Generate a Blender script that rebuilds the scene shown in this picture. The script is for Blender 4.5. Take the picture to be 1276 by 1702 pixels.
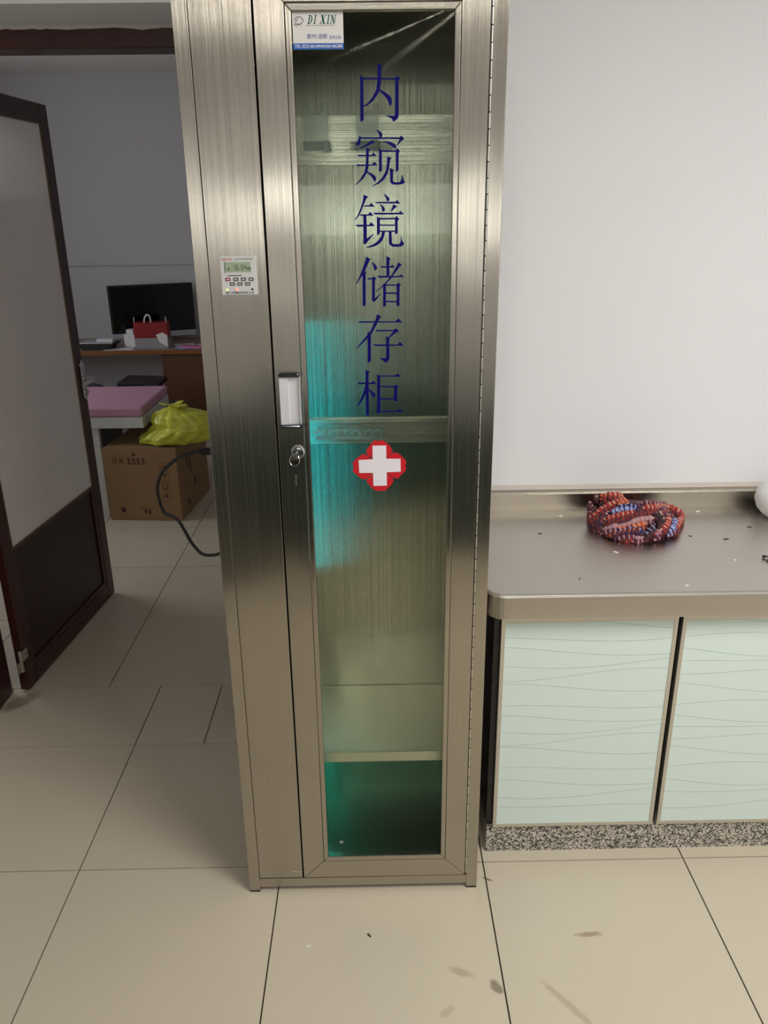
import bpy, bmesh, math, random
from mathutils import Vector, Matrix, noise
random.seed(7)
for o in list(bpy.data.objects): bpy.data.objects.remove(o)
SC = bpy.context.scene
COL = SC.collection
PI = math.pi

# ---------------------------------------------------------------- camera
FPX, PITCH, YAW, ROLL = 1334.9, 0.3567, 0.0111, -0.0118
CAM = Vector((0.3765, -1.7826, 1.8206))
_f = Vector((math.sin(YAW)*math.cos(PITCH), math.cos(YAW)*math.cos(PITCH), -math.sin(PITCH)))
_r = Vector((math.cos(YAW), -math.sin(YAW), 0)); _u = _r.cross(_f)
_r2 = math.cos(ROLL)*_r + math.sin(ROLL)*_u
_u2 = -math.sin(ROLL)*_r + math.cos(ROLL)*_u
cd = bpy.data.cameras.new('camera'); cam = bpy.data.objects.new('camera', cd); COL.objects.link(cam)
cd.sensor_fit = 'VERTICAL'; cd.sensor_height = 36; cd.lens = FPX/1702*36; cd.clip_start = 0.05; cd.clip_end = 50
cam.matrix_world = Matrix(((_r2.x, _u2.x, -_f.x, CAM.x), (_r2.y, _u2.y, -_f.y, CAM.y), (_r2.z, _u2.z, -_f.z, CAM.z), (0, 0, 0, 1)))
SC.camera = cam

# ---------------------------------------------------------------- world, exposure, lights
w = bpy.data.worlds.new('world'); SC.world = w; w.use_nodes = True
w.node_tree.nodes['Background'].inputs[0].default_value = (0.6, 0.65, 0.7, 1)
w.node_tree.nodes['Background'].inputs[1].default_value = 0.05
SC.view_settings.view_transform = 'Standard'; SC.view_settings.look = 'None'
SC.view_settings.gamma = 1.0; SC.view_settings.use_curve_mapping = False
SC.view_settings.exposure = 0.0
SC.cycles.transparent_max_bounces = 32

def area(name, loc, rot, sx, sy, power, col):
    l = bpy.data.lights.new(name, 'AREA'); l.shape = 'RECTANGLE'; l.size = sx; l.size_y = sy; l.energy = power; l.color = col
    o = bpy.data.objects.new(name, l); COL.objects.link(o); o.location = loc; o.rotation_euler = rot
    return o
LAMPS = [(1.45, -1.45, 36), (2.15, -1.45, 36), (0.0, -3.0, 20)]     # ceiling tubes: x, y, watts; the last is added to light the door
CEIL = 2.95
for lx, ly, lp in LAMPS:
    area('ceiling_tube_light', (lx, ly, CEIL-0.105), (0, 0, 0), 0.10, 1.2, lp, (1.0, 0.965, 0.915))
area('unseen_window_light', (-3.36, 3.0, 1.7), (0, -PI/2, 0), 1.2, 1.5, 24, (0.96, 0.97, 1.0))      # far room window
area('unseen_window_light', (0.45, -4.46, 1.84), (PI/2, 0, 0), 1.9, 0.34, 11.0, (1.0, 0.97, 0.90))      # unseen window behind the camera, added and sized for the steel's bright band

# ---------------------------------------------------------------- helpers
def lin(c):
    return tuple((v/255/12.92 if v/255 <= 0.04045 else ((v/255+0.055)/1.055)**2.4) for v in c) + (1.0,)

class MB:
    def __init__(s): s.v = []; s.f = []; s.m = []
    def add(s, vs, fs, mi=0):
        b = len(s.v); s.v += [tuple(v) for v in vs]; s.f += [tuple(i+b for i in f) for f in fs]; s.m += [mi]*len(fs); return s
    def box(s, x0, x1, y0, y1, z0, z1, mi=0):
        return s.add([(x0,y0,z0),(x1,y0,z0),(x1,y1,z0),(x0,y1,z0),(x0,y0,z1),(x1,y0,z1),(x1,y1,z1),(x0,y1,z1)],
                     [(0,3,2,1),(4,5,6,7),(0,1,5,4),(1,2,6,5),(2,3,7,6),(3,0,4,7)], mi)
    def prism(s, poly, axis, a, b, mi=0):
        """poly in the two other axes (in x,y,z order), extruded along axis from a to b"""
        def p(q, t): return ((t, q[0], q[1]), (q[0], t, q[1]), (q[0], q[1], t))[axis]
        n = len(poly)
        vs = [p(q, a) for q in poly] + [p(q, b) for q in poly]
        fs = [tuple(range(n-1, -1, -1)), tuple(range(n, 2*n))] + [(i, (i+1) % n, n+(i+1) % n, n+i) for i in range(n)]
        return s.add(vs, fs, mi)
    def flat(s, poly, axis, a, mi=0):
        def p(q, t): return ((t, q[0], q[1]), (q[0], t, q[1]), (q[0], q[1], t))[axis]
        return s.add([p(q, a) for q in poly], [tuple(range(len(poly)))], mi)
    def tube(s, pts, r, n=8, mi=0, cap=True, mat_fn=None):
        pts = [Vector(p) for p in pts]; k = len(pts)
        rs = r if isinstance(r, (list, tuple)) else [r]*k
        rings = []; up = None
        for i, p in enumerate(pts):
            t = (pts[min(i+1, k-1)] - pts[max(i-1, 0)]).normalized()
            if up is None: up = Vector((0, 0, 1)) if abs(t.z) < 0.9 else Vector((1, 0, 0))
            a = (up - t*up.dot(t)).normalized(); up = a; b = t.cross(a)
            rings.append([p + rs[i]*(math.cos(2*PI*j/n)*a + math.sin(2*PI*j/n)*b) for j in range(n)])
        base = len(s.v)
        for g in rings: s.v += [tuple(q) for q in g]
        for i in range(k-1):
            for j in range(n):
                s.f.append((base+i*n+j, base+i*n+(j+1) % n, base+(i+1)*n+(j+1) % n, base+(i+1)*n+j))
                s.m.append(mat_fn(i) if mat_fn else mi)
        if cap:
            s.f.append(tuple(base+j for j in range(n-1, -1, -1))); s.m.append(mi)
            s.f.append(tuple(base+(k-1)*n+j for j in range(n))); s.m.append(mi)
        return s
    def lathe(s, prof, c, n=24, axis=2, mi=0):
        base = len(s.v)
        for r, h in prof:
            for j in range(n):
                a = 2*PI*j/n; q = (r*math.cos(a), r*math.sin(a))
                s.v.append(((c[0]+h, c[1]+q[0], c[2]+q[1]), (c[0]+q[0], c[1]+h, c[2]+q[1]), (c[0]+q[0], c[1]+q[1], c[2]+h))[axis])
        for i in range(len(prof)-1):
            for j in range(n):
                s.f.append((base+i*n+j, base+i*n+(j+1) % n, base+(i+1)*n+(j+1) % n, base+(i+1)*n+j)); s.m.append(mi)
        s.f.append(tuple(base+j for j in range(n-1, -1, -1))); s.m.append(mi)
        s.f.append(tuple(base+(len(prof)-1)*n+j for j in range(n))); s.m.append(mi)
        return s
    def build(s, name, mat, parent=None, bevel=0, seg=2, smooth=False, local=False, fix=True):
        off = Vector((0, 0, 0))
        if parent is not None and not local:
            q = parent
            while q is not None: off += q.location; q = q.parent
        me = bpy.data.meshes.new(name)
        me.from_pydata([(v[0]-off.x, v[1]-off.y, v[2]-off.z) for v in s.v], [], s.f)
        for m in (mat if isinstance(mat, (list, tuple)) else [mat]): me.materials.append(m)
        me.polygons.foreach_set('material_index', s.m)
        if fix:
            bm = bmesh.new(); bm.from_mesh(me); bmesh.ops.recalc_face_normals(bm, faces=bm.faces); bm.to_mesh(me); bm.free()
        if smooth:
            me.polygons.foreach_set('use_smooth', [True]*len(me.polygons))
            me.set_sharp_from_angle(angle=math.radians(40))
        me.update()
        o = bpy.data.objects.new(name, me); COL.objects.link(o); o.parent = parent
        if bevel:
            b = o.modifiers.new('bevel', 'BEVEL'); b.width = bevel; b.segments = seg; b.limit_method = 'ANGLE'; b.harden_normals = False
        return o
def bx(*a): return MB().box(*a)
def tag(o, label=None, cat=None, group=None, kind=None):
    if label: o['label'] = label
    if cat: o['category'] = cat
    if group: o['group'] = group
    if kind: o['kind'] = kind
    return o
def thing(name, label, cat, loc=(0, 0, 0), rz=0, group=None, kind=None):
    o = bpy.data.objects.new(name, None); COL.objects.link(o); o.location = loc; o.rotation_euler = (0, 0, rz); o.empty_display_size = 0.1
    return tag(o, label, cat, group, kind)
def struct(name, mb, mat, label=None, **k):
    return tag(mb.build(name, mat, None, **k), label, None, None, 'structure')
def text_mb(body, x0, z0, height, width=None, shear=0.0, y=0.0, mi=0, bold=0.0):
    """flat lettering in the xz plane: left edge x0, foot z0, capital height, optional total width"""
    cu = bpy.data.curves.new('lettering', 'FONT'); cu.body = body; cu.size = 1.0; cu.shear = shear; cu.offset = bold; cu.resolution_u = 2
    ob = bpy.data.objects.new('lettering', cu); COL.objects.link(ob)
    dg = bpy.context.evaluated_depsgraph_get()
    me = bpy.data.meshes.new_from_object(ob.evaluated_get(dg))
    xs = [v.co.x for v in me.vertices]; ys = [v.co.y for v in me.vertices]
    m = MB()
    if xs:
        sx0, sy0, sy1 = min(xs), min(ys), max(ys); k = height/(sy1-sy0); kx = k if width is None else width/(max(xs)-sx0)
        m.add([(x0+(v.co.x-sx0)*kx, y, z0+(v.co.y-sy0)*k) for v in me.vertices], [tuple(p.vertices) for p in me.polygons], mi)
    bpy.data.objects.remove(ob); bpy.data.curves.remove(cu); bpy.data.meshes.remove(me)
    return m
def join(*ms):
    r = MB()
    for m in ms:
        b = len(r.v); r.v += m.v; r.f += [tuple(i+b for i in f) for f in m.f]; r.m += m.m
    return r
def curve_pts(P, step=0.01):
    """Catmull-Rom through P"""
    P = [Vector(p) for p in P]; Q = [P[0]*2-P[1]] + P + [P[-1]*2-P[-2]]; out = []
    for i in range(1, len(Q)-2):
        n = max(2, int((Q[i+1]-Q[i]).length/step))
        for j in range(n):
            t = j/n; a, b, c, d = Q[i-1], Q[i], Q[i+1], Q[i+2]
            out.append(0.5*((2*b) + (c-a)*t + (2*a-5*b+4*c-d)*t*t + (3*b-a-3*c+d)*t*t*t))
    out.append(P[-1]); return out

# ---------------------------------------------------------------- materials
def newmat(name):
    m = bpy.data.materials.new(name); m.use_nodes = True
    nt = m.node_tree; return m, nt, nt.nodes['Principled BSDF']
def N(nt, t, **k):
    n = nt.nodes.new(t)
    for a, b in k.items(): setattr(n, a, b)
    return n
def plain(name, rgb, rough=0.5, metal=0.0, spec=0.5, var=0.06, scale=8.0, bump=0.0, coat=0.0, vec=None, detail=4):
    """plain surface with slight noise variation of tone and fine relief"""
    m, nt, b = newmat(name)
    tc = N(nt, 'ShaderNodeTexCoord'); mp = N(nt, 'ShaderNodeMapping'); nz = N(nt, 'ShaderNodeTexNoise'); nz.inputs['Scale'].default_value = scale; nz.inputs['Detail'].default_value = detail
    nt.links.new(tc.outputs['Object'], mp.inputs[0]); nt.links.new(mp.outputs[0], nz.inputs['Vector'])
    if vec: mp.inputs['Scale'].default_value = vec
    c = lin(rgb); mx = N(nt, 'ShaderNodeMix', data_type='RGBA')
    mx.inputs['A'].default_value = tuple(v*(1-var) for v in c[:3])+(1,); mx.inputs['B'].default_value = tuple(min(1, v*(1+var)) for v in c[:3])+(1,)
    nt.links.new(nz.outputs['Fac'], mx.inputs['Factor']); nt.links.new(mx.outputs['Result'], b.inputs['Base Color'])
    b.inputs['Roughness'].default_value = rough; b.inputs['Metallic'].default_value = metal; b.inputs['Specular IOR Level'].default_value = spec
    b.inputs['Coat Weight'].default_value = coat
    if bump:
        bp = N(nt, 'ShaderNodeBump'); bp.inputs['Strength'].default_value = bump; bp.inputs['Distance'].default_value = 0.01
        nt.links.new(nz.outputs['Fac'], bp.inputs['Height']); nt.links.new(bp.outputs[0], b.inputs['Normal'])
    return m
def steel(name, rgb, rough, grain, wave=0.0, depth=0.00010):
    """brushed stainless steel: fine relief drawn out along the grain axis ('x', 'y' or 'z') spreads reflections across it"""
    m, nt, b = newmat(name)
    tc = N(nt, 'ShaderNodeTexCoord'); mp = N(nt, 'ShaderNodeMapping')
    mp.inputs['Scale'].default_value = tuple(0.3 if a == grain else 6000.0 for a in 'xyz')
    nz = N(nt, 'ShaderNodeTexNoise'); nz.inputs['Scale'].default_value = 1.0; nz.inputs['Detail'].default_value = 1
    m2 = N(nt, 'ShaderNodeMapping'); m2.inputs['Scale'].default_value = tuple(3.0 if a == grain else 220.0 for a in 'xyz')
    n3 = N(nt, 'ShaderNodeTexNoise'); n3.inputs['Scale'].default_value = 1.0; n3.inputs['Detail'].default_value = 3
    for a, c in ((mp, nz), (m2, n3)): nt.links.new(tc.outputs['Object'], a.inputs[0]); nt.links.new(a.outputs[0], c.inputs['Vector'])
    c = lin(rgb); mx = N(nt, 'ShaderNodeMix', data_type='RGBA')
    mx.inputs['A'].default_value = tuple(v*0.94 for v in c[:3])+(1,); mx.inputs['B'].default_value = tuple(min(1, v*1.06) for v in c[:3])+(1,)
    nt.links.new(n3.outputs['Fac'], mx.inputs['Factor']); nt.links.new(mx.outputs['Result'], b.inputs['Base Color'])
    b.inputs['Metallic'].default_value = 1.0; b.inputs['Roughness'].default_value = rough
    bp = N(nt, 'ShaderNodeBump'); bp.inputs['Strength'].default_value = 1.0; bp.inputs['Distance'].default_value = depth
    nt.links.new(nz.outputs['Fac'], bp.inputs['Height']); nt.links.new(bp.outputs[0], b.inputs['Normal'])
    if wave:
        n2 = N(nt, 'ShaderNodeTexNoise'); n2.inputs['Scale'].default_value = 2.2; n2.inputs['Detail'].default_value = 1
        nt.links.new(tc.outputs['Object'], n2.inputs['Vector'])
        b2 = N(nt, 'ShaderNodeBump'); b2.inputs['Strength'].default_value = 1.0; b2.inputs['Distance'].default_value = wave
        nt.links.new(n2.outputs['Fac'], b2.inputs['Height']); nt.links.new(b2.outputs[0], bp.inputs['Normal'])
    return m
def glassy(name, rgb, ior=1.45, rough=0.02):
    """thin sheet glass: see-through with a Fresnel reflection"""
    m, nt, b = newmat(name); nt.nodes.remove(b)
    out = nt.nodes['Material Output']
    tr = N(nt, 'ShaderNodeBsdfTransparent'); tr.inputs[0].default_value = lin(rgb)
    gl = N(nt, 'ShaderNodeBsdfGlossy'); gl.inputs['Roughness'].default_value = rough
    fr = N(nt, 'ShaderNodeFresnel'); fr.inputs[0].default_value = ior; mx = N(nt, 'ShaderNodeMixShader')
    nt.links.new(fr.outputs[0], mx.inputs[0]); nt.links.new(tr.outputs[0], mx.inputs[1]); nt.links.new(gl.outputs[0], mx.inputs[2]); nt.links.new(mx.outputs[0], out.inputs[0])
    return m
def emit(name, rgb, strength):
    m, nt, b = newmat(name)
    b.inputs['Base Color'].default_value = lin(rgb); b.inputs['Emission Color'].default_value = lin(rgb); b.inputs['Emission Strength'].default_value = strength
    return m
def tile_mat():
    m, nt, b = newmat('beige_floor_tile')
    geo = N(nt, 'ShaderNodeNewGeometry'); nz = N(nt, 'ShaderNodeTexNoise'); nz.inputs['Scale'].default_value = 1.7; nz.inputs['Detail'].default_value = 6
    nt.links.new(geo.outputs['Position'], nz.inputs['Vector'])
    oi = N(nt, 'ShaderNodeObjectInfo')
    mx = N(nt, 'ShaderNodeMix', data_type='RGBA'); mx.inputs['A'].default_value = lin((192, 182, 163)); mx.inputs['B'].default_value = lin((202, 192, 173))
    nt.links.new(nz.outputs['Fac'], mx.inputs['Factor'])
    m2 = N(nt, 'ShaderNodeMix', data_type='RGBA', blend_type='MULTIPLY'); m2.inputs['Factor'].default_value = 1.0
    mr = N(nt, 'ShaderNodeMapRange'); mr.inputs['To Min'].default_value = 0.96; mr.inputs['To Max'].default_value = 1.02
    nt.links.new(oi.outputs['Random'], mr.inputs['Value']); nt.links.new(mx.outputs['Result'], m2.inputs['A']); nt.links.new(mr.outputs[0], m2.inputs['B'])
    last = m2.outputs['Result']
    n3 = N(nt, 'ShaderNodeTexNoise'); n3.inputs['Scale'].default_value = 60; n3.inputs['Detail'].default_value = 3
    nt.links.new(geo.outputs['Position'], n3.inputs['Vector'])
    # dirt marks trodden into the tiles: x, y, angle, half length, half width, colour, strength
    for (x, y, a, l, wd, col, st) in [(0.66, -0.316, -1.1, 0.030, 0.016, (120, 108, 92), 0.8), (0.93, -0.167, 0.05, 0.045, 0.010, (150, 132, 104), 0.8),
                                      (0.575, -0.272, -0.4, 0.04, 0.014, (160, 144, 116), 0.6), (0.83, -0.37, -0.9, 0.11, 0.012, (165, 148, 118), 0.6),
                                      (0.685, 0.03, -0.5, 0.022, 0.005, (110, 95, 75), 0.9), (-1.06, 0.99, 0.9, 0.10, 0.05, (120, 110, 98), 0.7), (0.53, -0.38, 0.6, 0.03, 0.012, (165, 150, 122), 0.5)]:
        mp = N(nt, 'ShaderNodeMapping'); mp.vector_type = 'TEXTURE'
        mp.inputs['Location'].default_value = (x, y, 0); mp.inputs['Rotation'].default_value = (0, 0, a); mp.inputs['Scale'].default_value = (l, wd, 1)
        nt.links.new(geo.outputs['Position'], mp.inputs[0])
        ln = N(nt, 'ShaderNodeVectorMath', operation='LENGTH'); nt.links.new(mp.outputs[0], ln.inputs[0])
        ad = N(nt, 'ShaderNodeMath', operation='ADD'); nt.links.new(ln.outputs['Value'], ad.inputs[0]); nt.links.new(n3.outputs['Fac'], ad.inputs[1])
        rg = N(nt, 'ShaderNodeMapRange'); rg.inputs['From Min'].default_value = 1.0; rg.inputs['From Max'].default_value = 1.5; rg.inputs['To Min'].default_value = st; rg.inputs['To Max'].default_value = 0
        nt.links.new(ad.outputs[0], rg.inputs['Value'])
        mm = N(nt, 'ShaderNodeMix', data_type='RGBA'); mm.inputs['B'].default_value = lin(col)
        nt.links.new(rg.outputs[0], mm.inputs['Factor']); nt.links.new(last, mm.inputs['A']); last = mm.outputs['Result']
    nt.links.new(last, b.inputs['Base Color'])
    b.inputs['Roughness'].default_value = 0.30; b.inputs['Specular IOR Level'].default_value = 0.35
    return m
def granite(name, cols, scale):
    m, nt, b = newmat(name)
    tc = N(nt, 'ShaderNodeTexCoord'); vo = N(nt, 'ShaderNodeTexVoronoi'); vo.inputs['Scale'].default_value = scale
    nt.links.new(tc.outputs['Object'], vo.inputs['Vector'])
    rp = N(nt, 'ShaderNodeValToRGB'); rp.color_ramp.interpolation = 'CONSTANT'
    sp = N(nt, 'ShaderNodeSeparateColor'); nt.links.new(vo.outputs['Color'], sp.inputs[0]); nt.links.new(sp.outputs[0], rp.inputs[0])
    e = rp.color_ramp.elements; e[0].position = 0; e[0].color = lin(cols[0][1]); e[1].position = cols[1][0]; e[1].color = lin(cols[1][1])
    for p, c in cols[2:]: q = e.new(p); q.color = lin(c)
    nt.links.new(rp.outputs[0], b.inputs['Base Color']); b.inputs['Roughness'].default_value = 0.3
    return m
def wood(name, c1, c2, vec, rough=0.4):
    m, nt, b = newmat(name)
    tc = N(nt, 'ShaderNodeTexCoord'); mp = N(nt, 'ShaderNodeMapping'); mp.inputs['Scale'].default_value = vec
    nz = N(nt, 'ShaderNodeTexNoise'); nz.inputs['Scale'].default_value = 1.0; nz.inputs['Detail'].default_value = 5; nz.inputs['Distortion'].default_value = 0.6
    nt.links.new(tc.outputs['Object'], mp.inputs[0]); nt.links.new(mp.outputs[0], nz.inputs['Vector'])
    mx = N(nt, 'ShaderNodeMix', data_type='RGBA'); mx.inputs['A'].default_value = lin(c1); mx.inputs['B'].default_value = lin(c2)
    nt.links.new(nz.outputs['Fac'], mx.inputs['Factor']); nt.links.new(mx.outputs['Result'], b.inputs['Base Color'])
    b.inputs['Roughness'].default_value = rough
    return m

M = {}
ST = (172, 166, 155)
M['steel_v'] = steel('brushed_steel_upright', ST, 0.17, 'z', 0.012)
M['steel_h'] = steel('brushed_steel_level', ST, 0.18, 'x')
M['steel_top'] = steel('brushed_steel_worktop', (198, 193, 185), 0.26, 'x', 0.004, 0.00010)
M['steel_side'] = steel('brushed_steel_side', ST, 0.17, 'z')
M['steel_in'] = steel('brushed_steel_lining', (196, 192, 176), 0.18, 'z', 0.012, 0.00020)
M['steel_in_h'] = steel('brushed_steel_rail', (206, 202, 186), 0.2, 'x', 0.0, 0.00016)
M['chrome'] = plain('chrome', (205, 205, 208), 0.12, 1.0)
M['dark_chrome'] = plain('dark_chrome', (70, 70, 74), 0.1, 1.0)
M['bright_steel'] = plain('bright_steel', (205, 203, 196), 0.25, 1.0)
M['black'] = plain('black_plastic', (16, 16, 18), 0.4)
M['rubber'] = plain('black_rubber', (14, 14, 14), 0.7)
M['gap'] = plain('shadow_gap', (10, 10, 10), 0.9)
M['glass'] = glassy('door_glass', (246, 250, 247), 1.17)
M['glow_tint_glass'] = glassy('teal_glow_tint', (206, 228, 222), 1.15)  # teal lamp glow put into the tint
M['acrylic'] = glassy('clear_acrylic', (250, 252, 251), 1.3, 0.05)
_nt = M['acrylic'].node_tree; _o = _nt.nodes['Material Output']; _s = _o.inputs[0].links[0].from_socket      # white scatter mixed in to brighten the acrylic in place of edge highlights
_d = N(_nt, 'ShaderNodeBsdfTranslucent'); _d.inputs[0].default_value = (0.9, 0.95, 0.95, 1); _d2 = N(_nt, 'ShaderNodeBsdfDiffuse'); _d2.inputs[0].default_value = (0.9, 0.95, 0.95, 1)
_a = N(_nt, 'ShaderNodeMixShader'); _nt.links.new(_d.outputs[0], _a.inputs[1]); _nt.links.new(_d2.outputs[0], _a.inputs[2])
_m = N(_nt, 'ShaderNodeMixShader'); _m.inputs[0].default_value = 0.24; _nt.links.new(_s, _m.inputs[1]); _nt.links.new(_a.outputs[0], _m.inputs[2]); _nt.links.new(_m.outputs[0], _o.inputs[0])
M['wall'] = plain('white_wall_paint', (222, 223, 226), 0.75, var=0.025, scale=2.5, spec=0.2, bump=0.02)
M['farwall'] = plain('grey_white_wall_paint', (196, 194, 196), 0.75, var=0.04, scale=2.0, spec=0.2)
M['ceiling'] = plain('white_ceiling', (225, 223, 218), 0.8, spec=0.2)
M['plaster'] = plain('plaster_edge', (190, 182, 174), 0.85, var=0.08, scale=20, bump=0.3)
M['tile'] = tile_mat()
M['grout'] = plain('dark_grout', (70, 62, 52), 0.9, var=0.2, scale=30)
M['maroon'] = wood('maroon_wood', (44, 16, 16), (66, 26, 24), (6, 6, 1.2), 0.35)
M['maroon_dark'] = wood('maroon_panel', (36, 15, 14), (52, 22, 20), (5, 5, 1), 0.45)
M['film'] = plain('white_door_board', (240, 232, 228), 0.45, var=0.07, scale=4.0)
M['granite'] = granite('speckled_granite', [(0, (58, 56, 54)), (0.3, (110, 106, 100)), (0.5, (176, 170, 158)), (0.72, (206, 200, 188))], 260)
M['black_granite'] = granite('black_granite', [(0, (14, 14, 14)), (0.6, (24, 23, 23)), (0.9, (60, 58, 56))], 300)
M['mint'] = plain('mint_white_glass', (208, 224, 219), 0.12, var=0.015, scale=3, coat=0.3)
M['mintline'] = plain('grey_print', (164, 184, 176), 0.3)
M['alu'] = plain('aluminium', (206, 202, 192), 0.3, 0.85)
M['white_pl'] = plain('white_plastic', (228, 228, 228), 0.35)
M['grip'] = plain('silver_grip', (222, 222, 226), 0.3, 0.3)
M['navy_vinyl'] = plain('navy_vinyl', (3, 2, 92), 0.5, var=0.02, spec=0.12)
M['red_vinyl'] = plain('red_vinyl', (190, 20, 32), 0.35, var=0.03)
M['white_vinyl'] = plain('white_vinyl', (222, 216, 224), 0.4, var=0.01)
M['paper'] = plain('white_paper', (226, 224, 222), 0.6)
M['blue_print'] = plain('blue_print', (28, 98, 180), 0.5)
M['green_print'] = plain('green_print', (18, 92, 64), 0.5)
M['logo_print'] = plain('maroon_print', (104, 66, 70), 0.5)
M['violet_print'] = plain('violet_print', (96, 108, 168), 0.5)
M['dark_print'] = plain('dark_print', (50, 50, 54), 0.5)
M['red_print'] = plain('red_print', (196, 56, 52), 0.5)
M['timer'] = plain('timer_grey', (200, 202, 200), 0.4, var=0.02)
M['lcd'] = plain('lcd_green', (150, 164, 138), 0.25, var=0.02)
M['btn'] = plain('dark_button', (62, 62, 62), 0.5)
M['btn_red'] = plain('red_button', (140, 24, 52), 0.5)
M['led_green'] = emit('green_led', (190, 235, 110), 1.2)
M['led_red'] = emit('red_led', (255, 120, 110), 1.6)
M['uv'] = emit('teal_lamp', (30, 210, 240), 5.0)
M['uv_low'] = emit('teal_lamp_low', (30, 215, 215), 9.0)
M['pink'] = plain('pink_leatherette', (192, 142, 165), 0.45, var=0.04, scale=12)
M['bed_white'] = plain('bed_white_enamel', (206, 206, 200), 0.4)
M['card'] = wood('brown_cardboard', (138, 108, 74), (152, 120, 84), (2, 2, 30), 0.85)
M['card_print'] = plain('brown_print', (74, 44, 34), 0.8)
M['bag'] = plain('yellow_bag_film', (206, 206, 70), 0.3, var=0.12, scale=9)
M['desk'] = wood('brown_desk_wood', (82, 50, 32), (100, 62, 40), (8, 8, 1.0), 0.5)
M['desk_top'] = wood('desk_top_laminate', (150, 124, 112), (162, 134, 120), (2, 14, 14), 0.4)
M['desk_edge'] = wood('desk_edge_band', (124, 74, 34), (140, 86, 42), (3, 10, 10), 0.4)
M['screen'] = plain('black_screen', (4, 4, 6), 0.08)
M['silver'] = plain('silver_plastic', (186, 190, 198), 0.35, 0.3)
M['gift_red'] = plain('red_gift_paper', (140, 26, 24), 0.4, var=0.35, scale=14)
M['gift_grey'] = plain('silver_gift_paper', (150, 146, 150), 0.4, var=0.3, scale=18)
M['pinkpaper'] = plain('pink_booklet', (206, 120, 170), 0.5)
M['bluepaper'] = plain('blue_leaflet', (150, 170, 214), 0.5)
M['cord'] = plain('black_cord', (20, 20, 21), 0.35)
M['scrap_dark'] = plain('dark_crumb', (60, 52, 44), 0.8)
M['added_green'] = plain('added_cupboard_green', (30, 52, 50), 0.5)
M['k_heap'] = granite('mixed_yarn', [(0, (60, 32, 40)), (0.35, (96, 40, 42)), (0.55, (44, 38, 78)), (0.7, (120, 84, 96)), (0.82, (150, 50, 44)), (0.92, (196, 160, 144))], 150)
M['k_heap'].node_tree.nodes['Principled BSDF'].inputs['Roughness'].default_value = 0.9
M['k_red'] = plain('red_yarn', (156, 42, 40), 0.85, var=0.25, scale=180, bump=0.5)
M['k_navy'] = plain('navy_yarn', (38, 34, 84), 0.85, var=0.25, scale=180, bump=0.5)
M['k_blue'] = plain('lavender_yarn', (150, 156, 206), 0.85, var=0.2, scale=180, bump=0.5)
M['k_orange'] = plain('orange_yarn', (184, 88, 46), 0.85, var=0.2, scale=180, bump=0.5)
M['k_maroon'] = plain('maroon_yarn', (84, 40, 46), 0.9, var=0.4, scale=160, bump=0.5)
M['k_pale'] = plain('pale_yarn', (190, 150, 132), 0.85, var=0.2, scale=180, bump=0.5)
M['k_lilac'] = plain('lilac_yarn', (166, 124, 140), 0.85, var=0.2, scale=180, bump=0.5)
M['k_dark'] = plain('dark_yarn', (44, 32, 40), 0.9, var=0.4, scale=160, bump=0.5)
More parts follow.
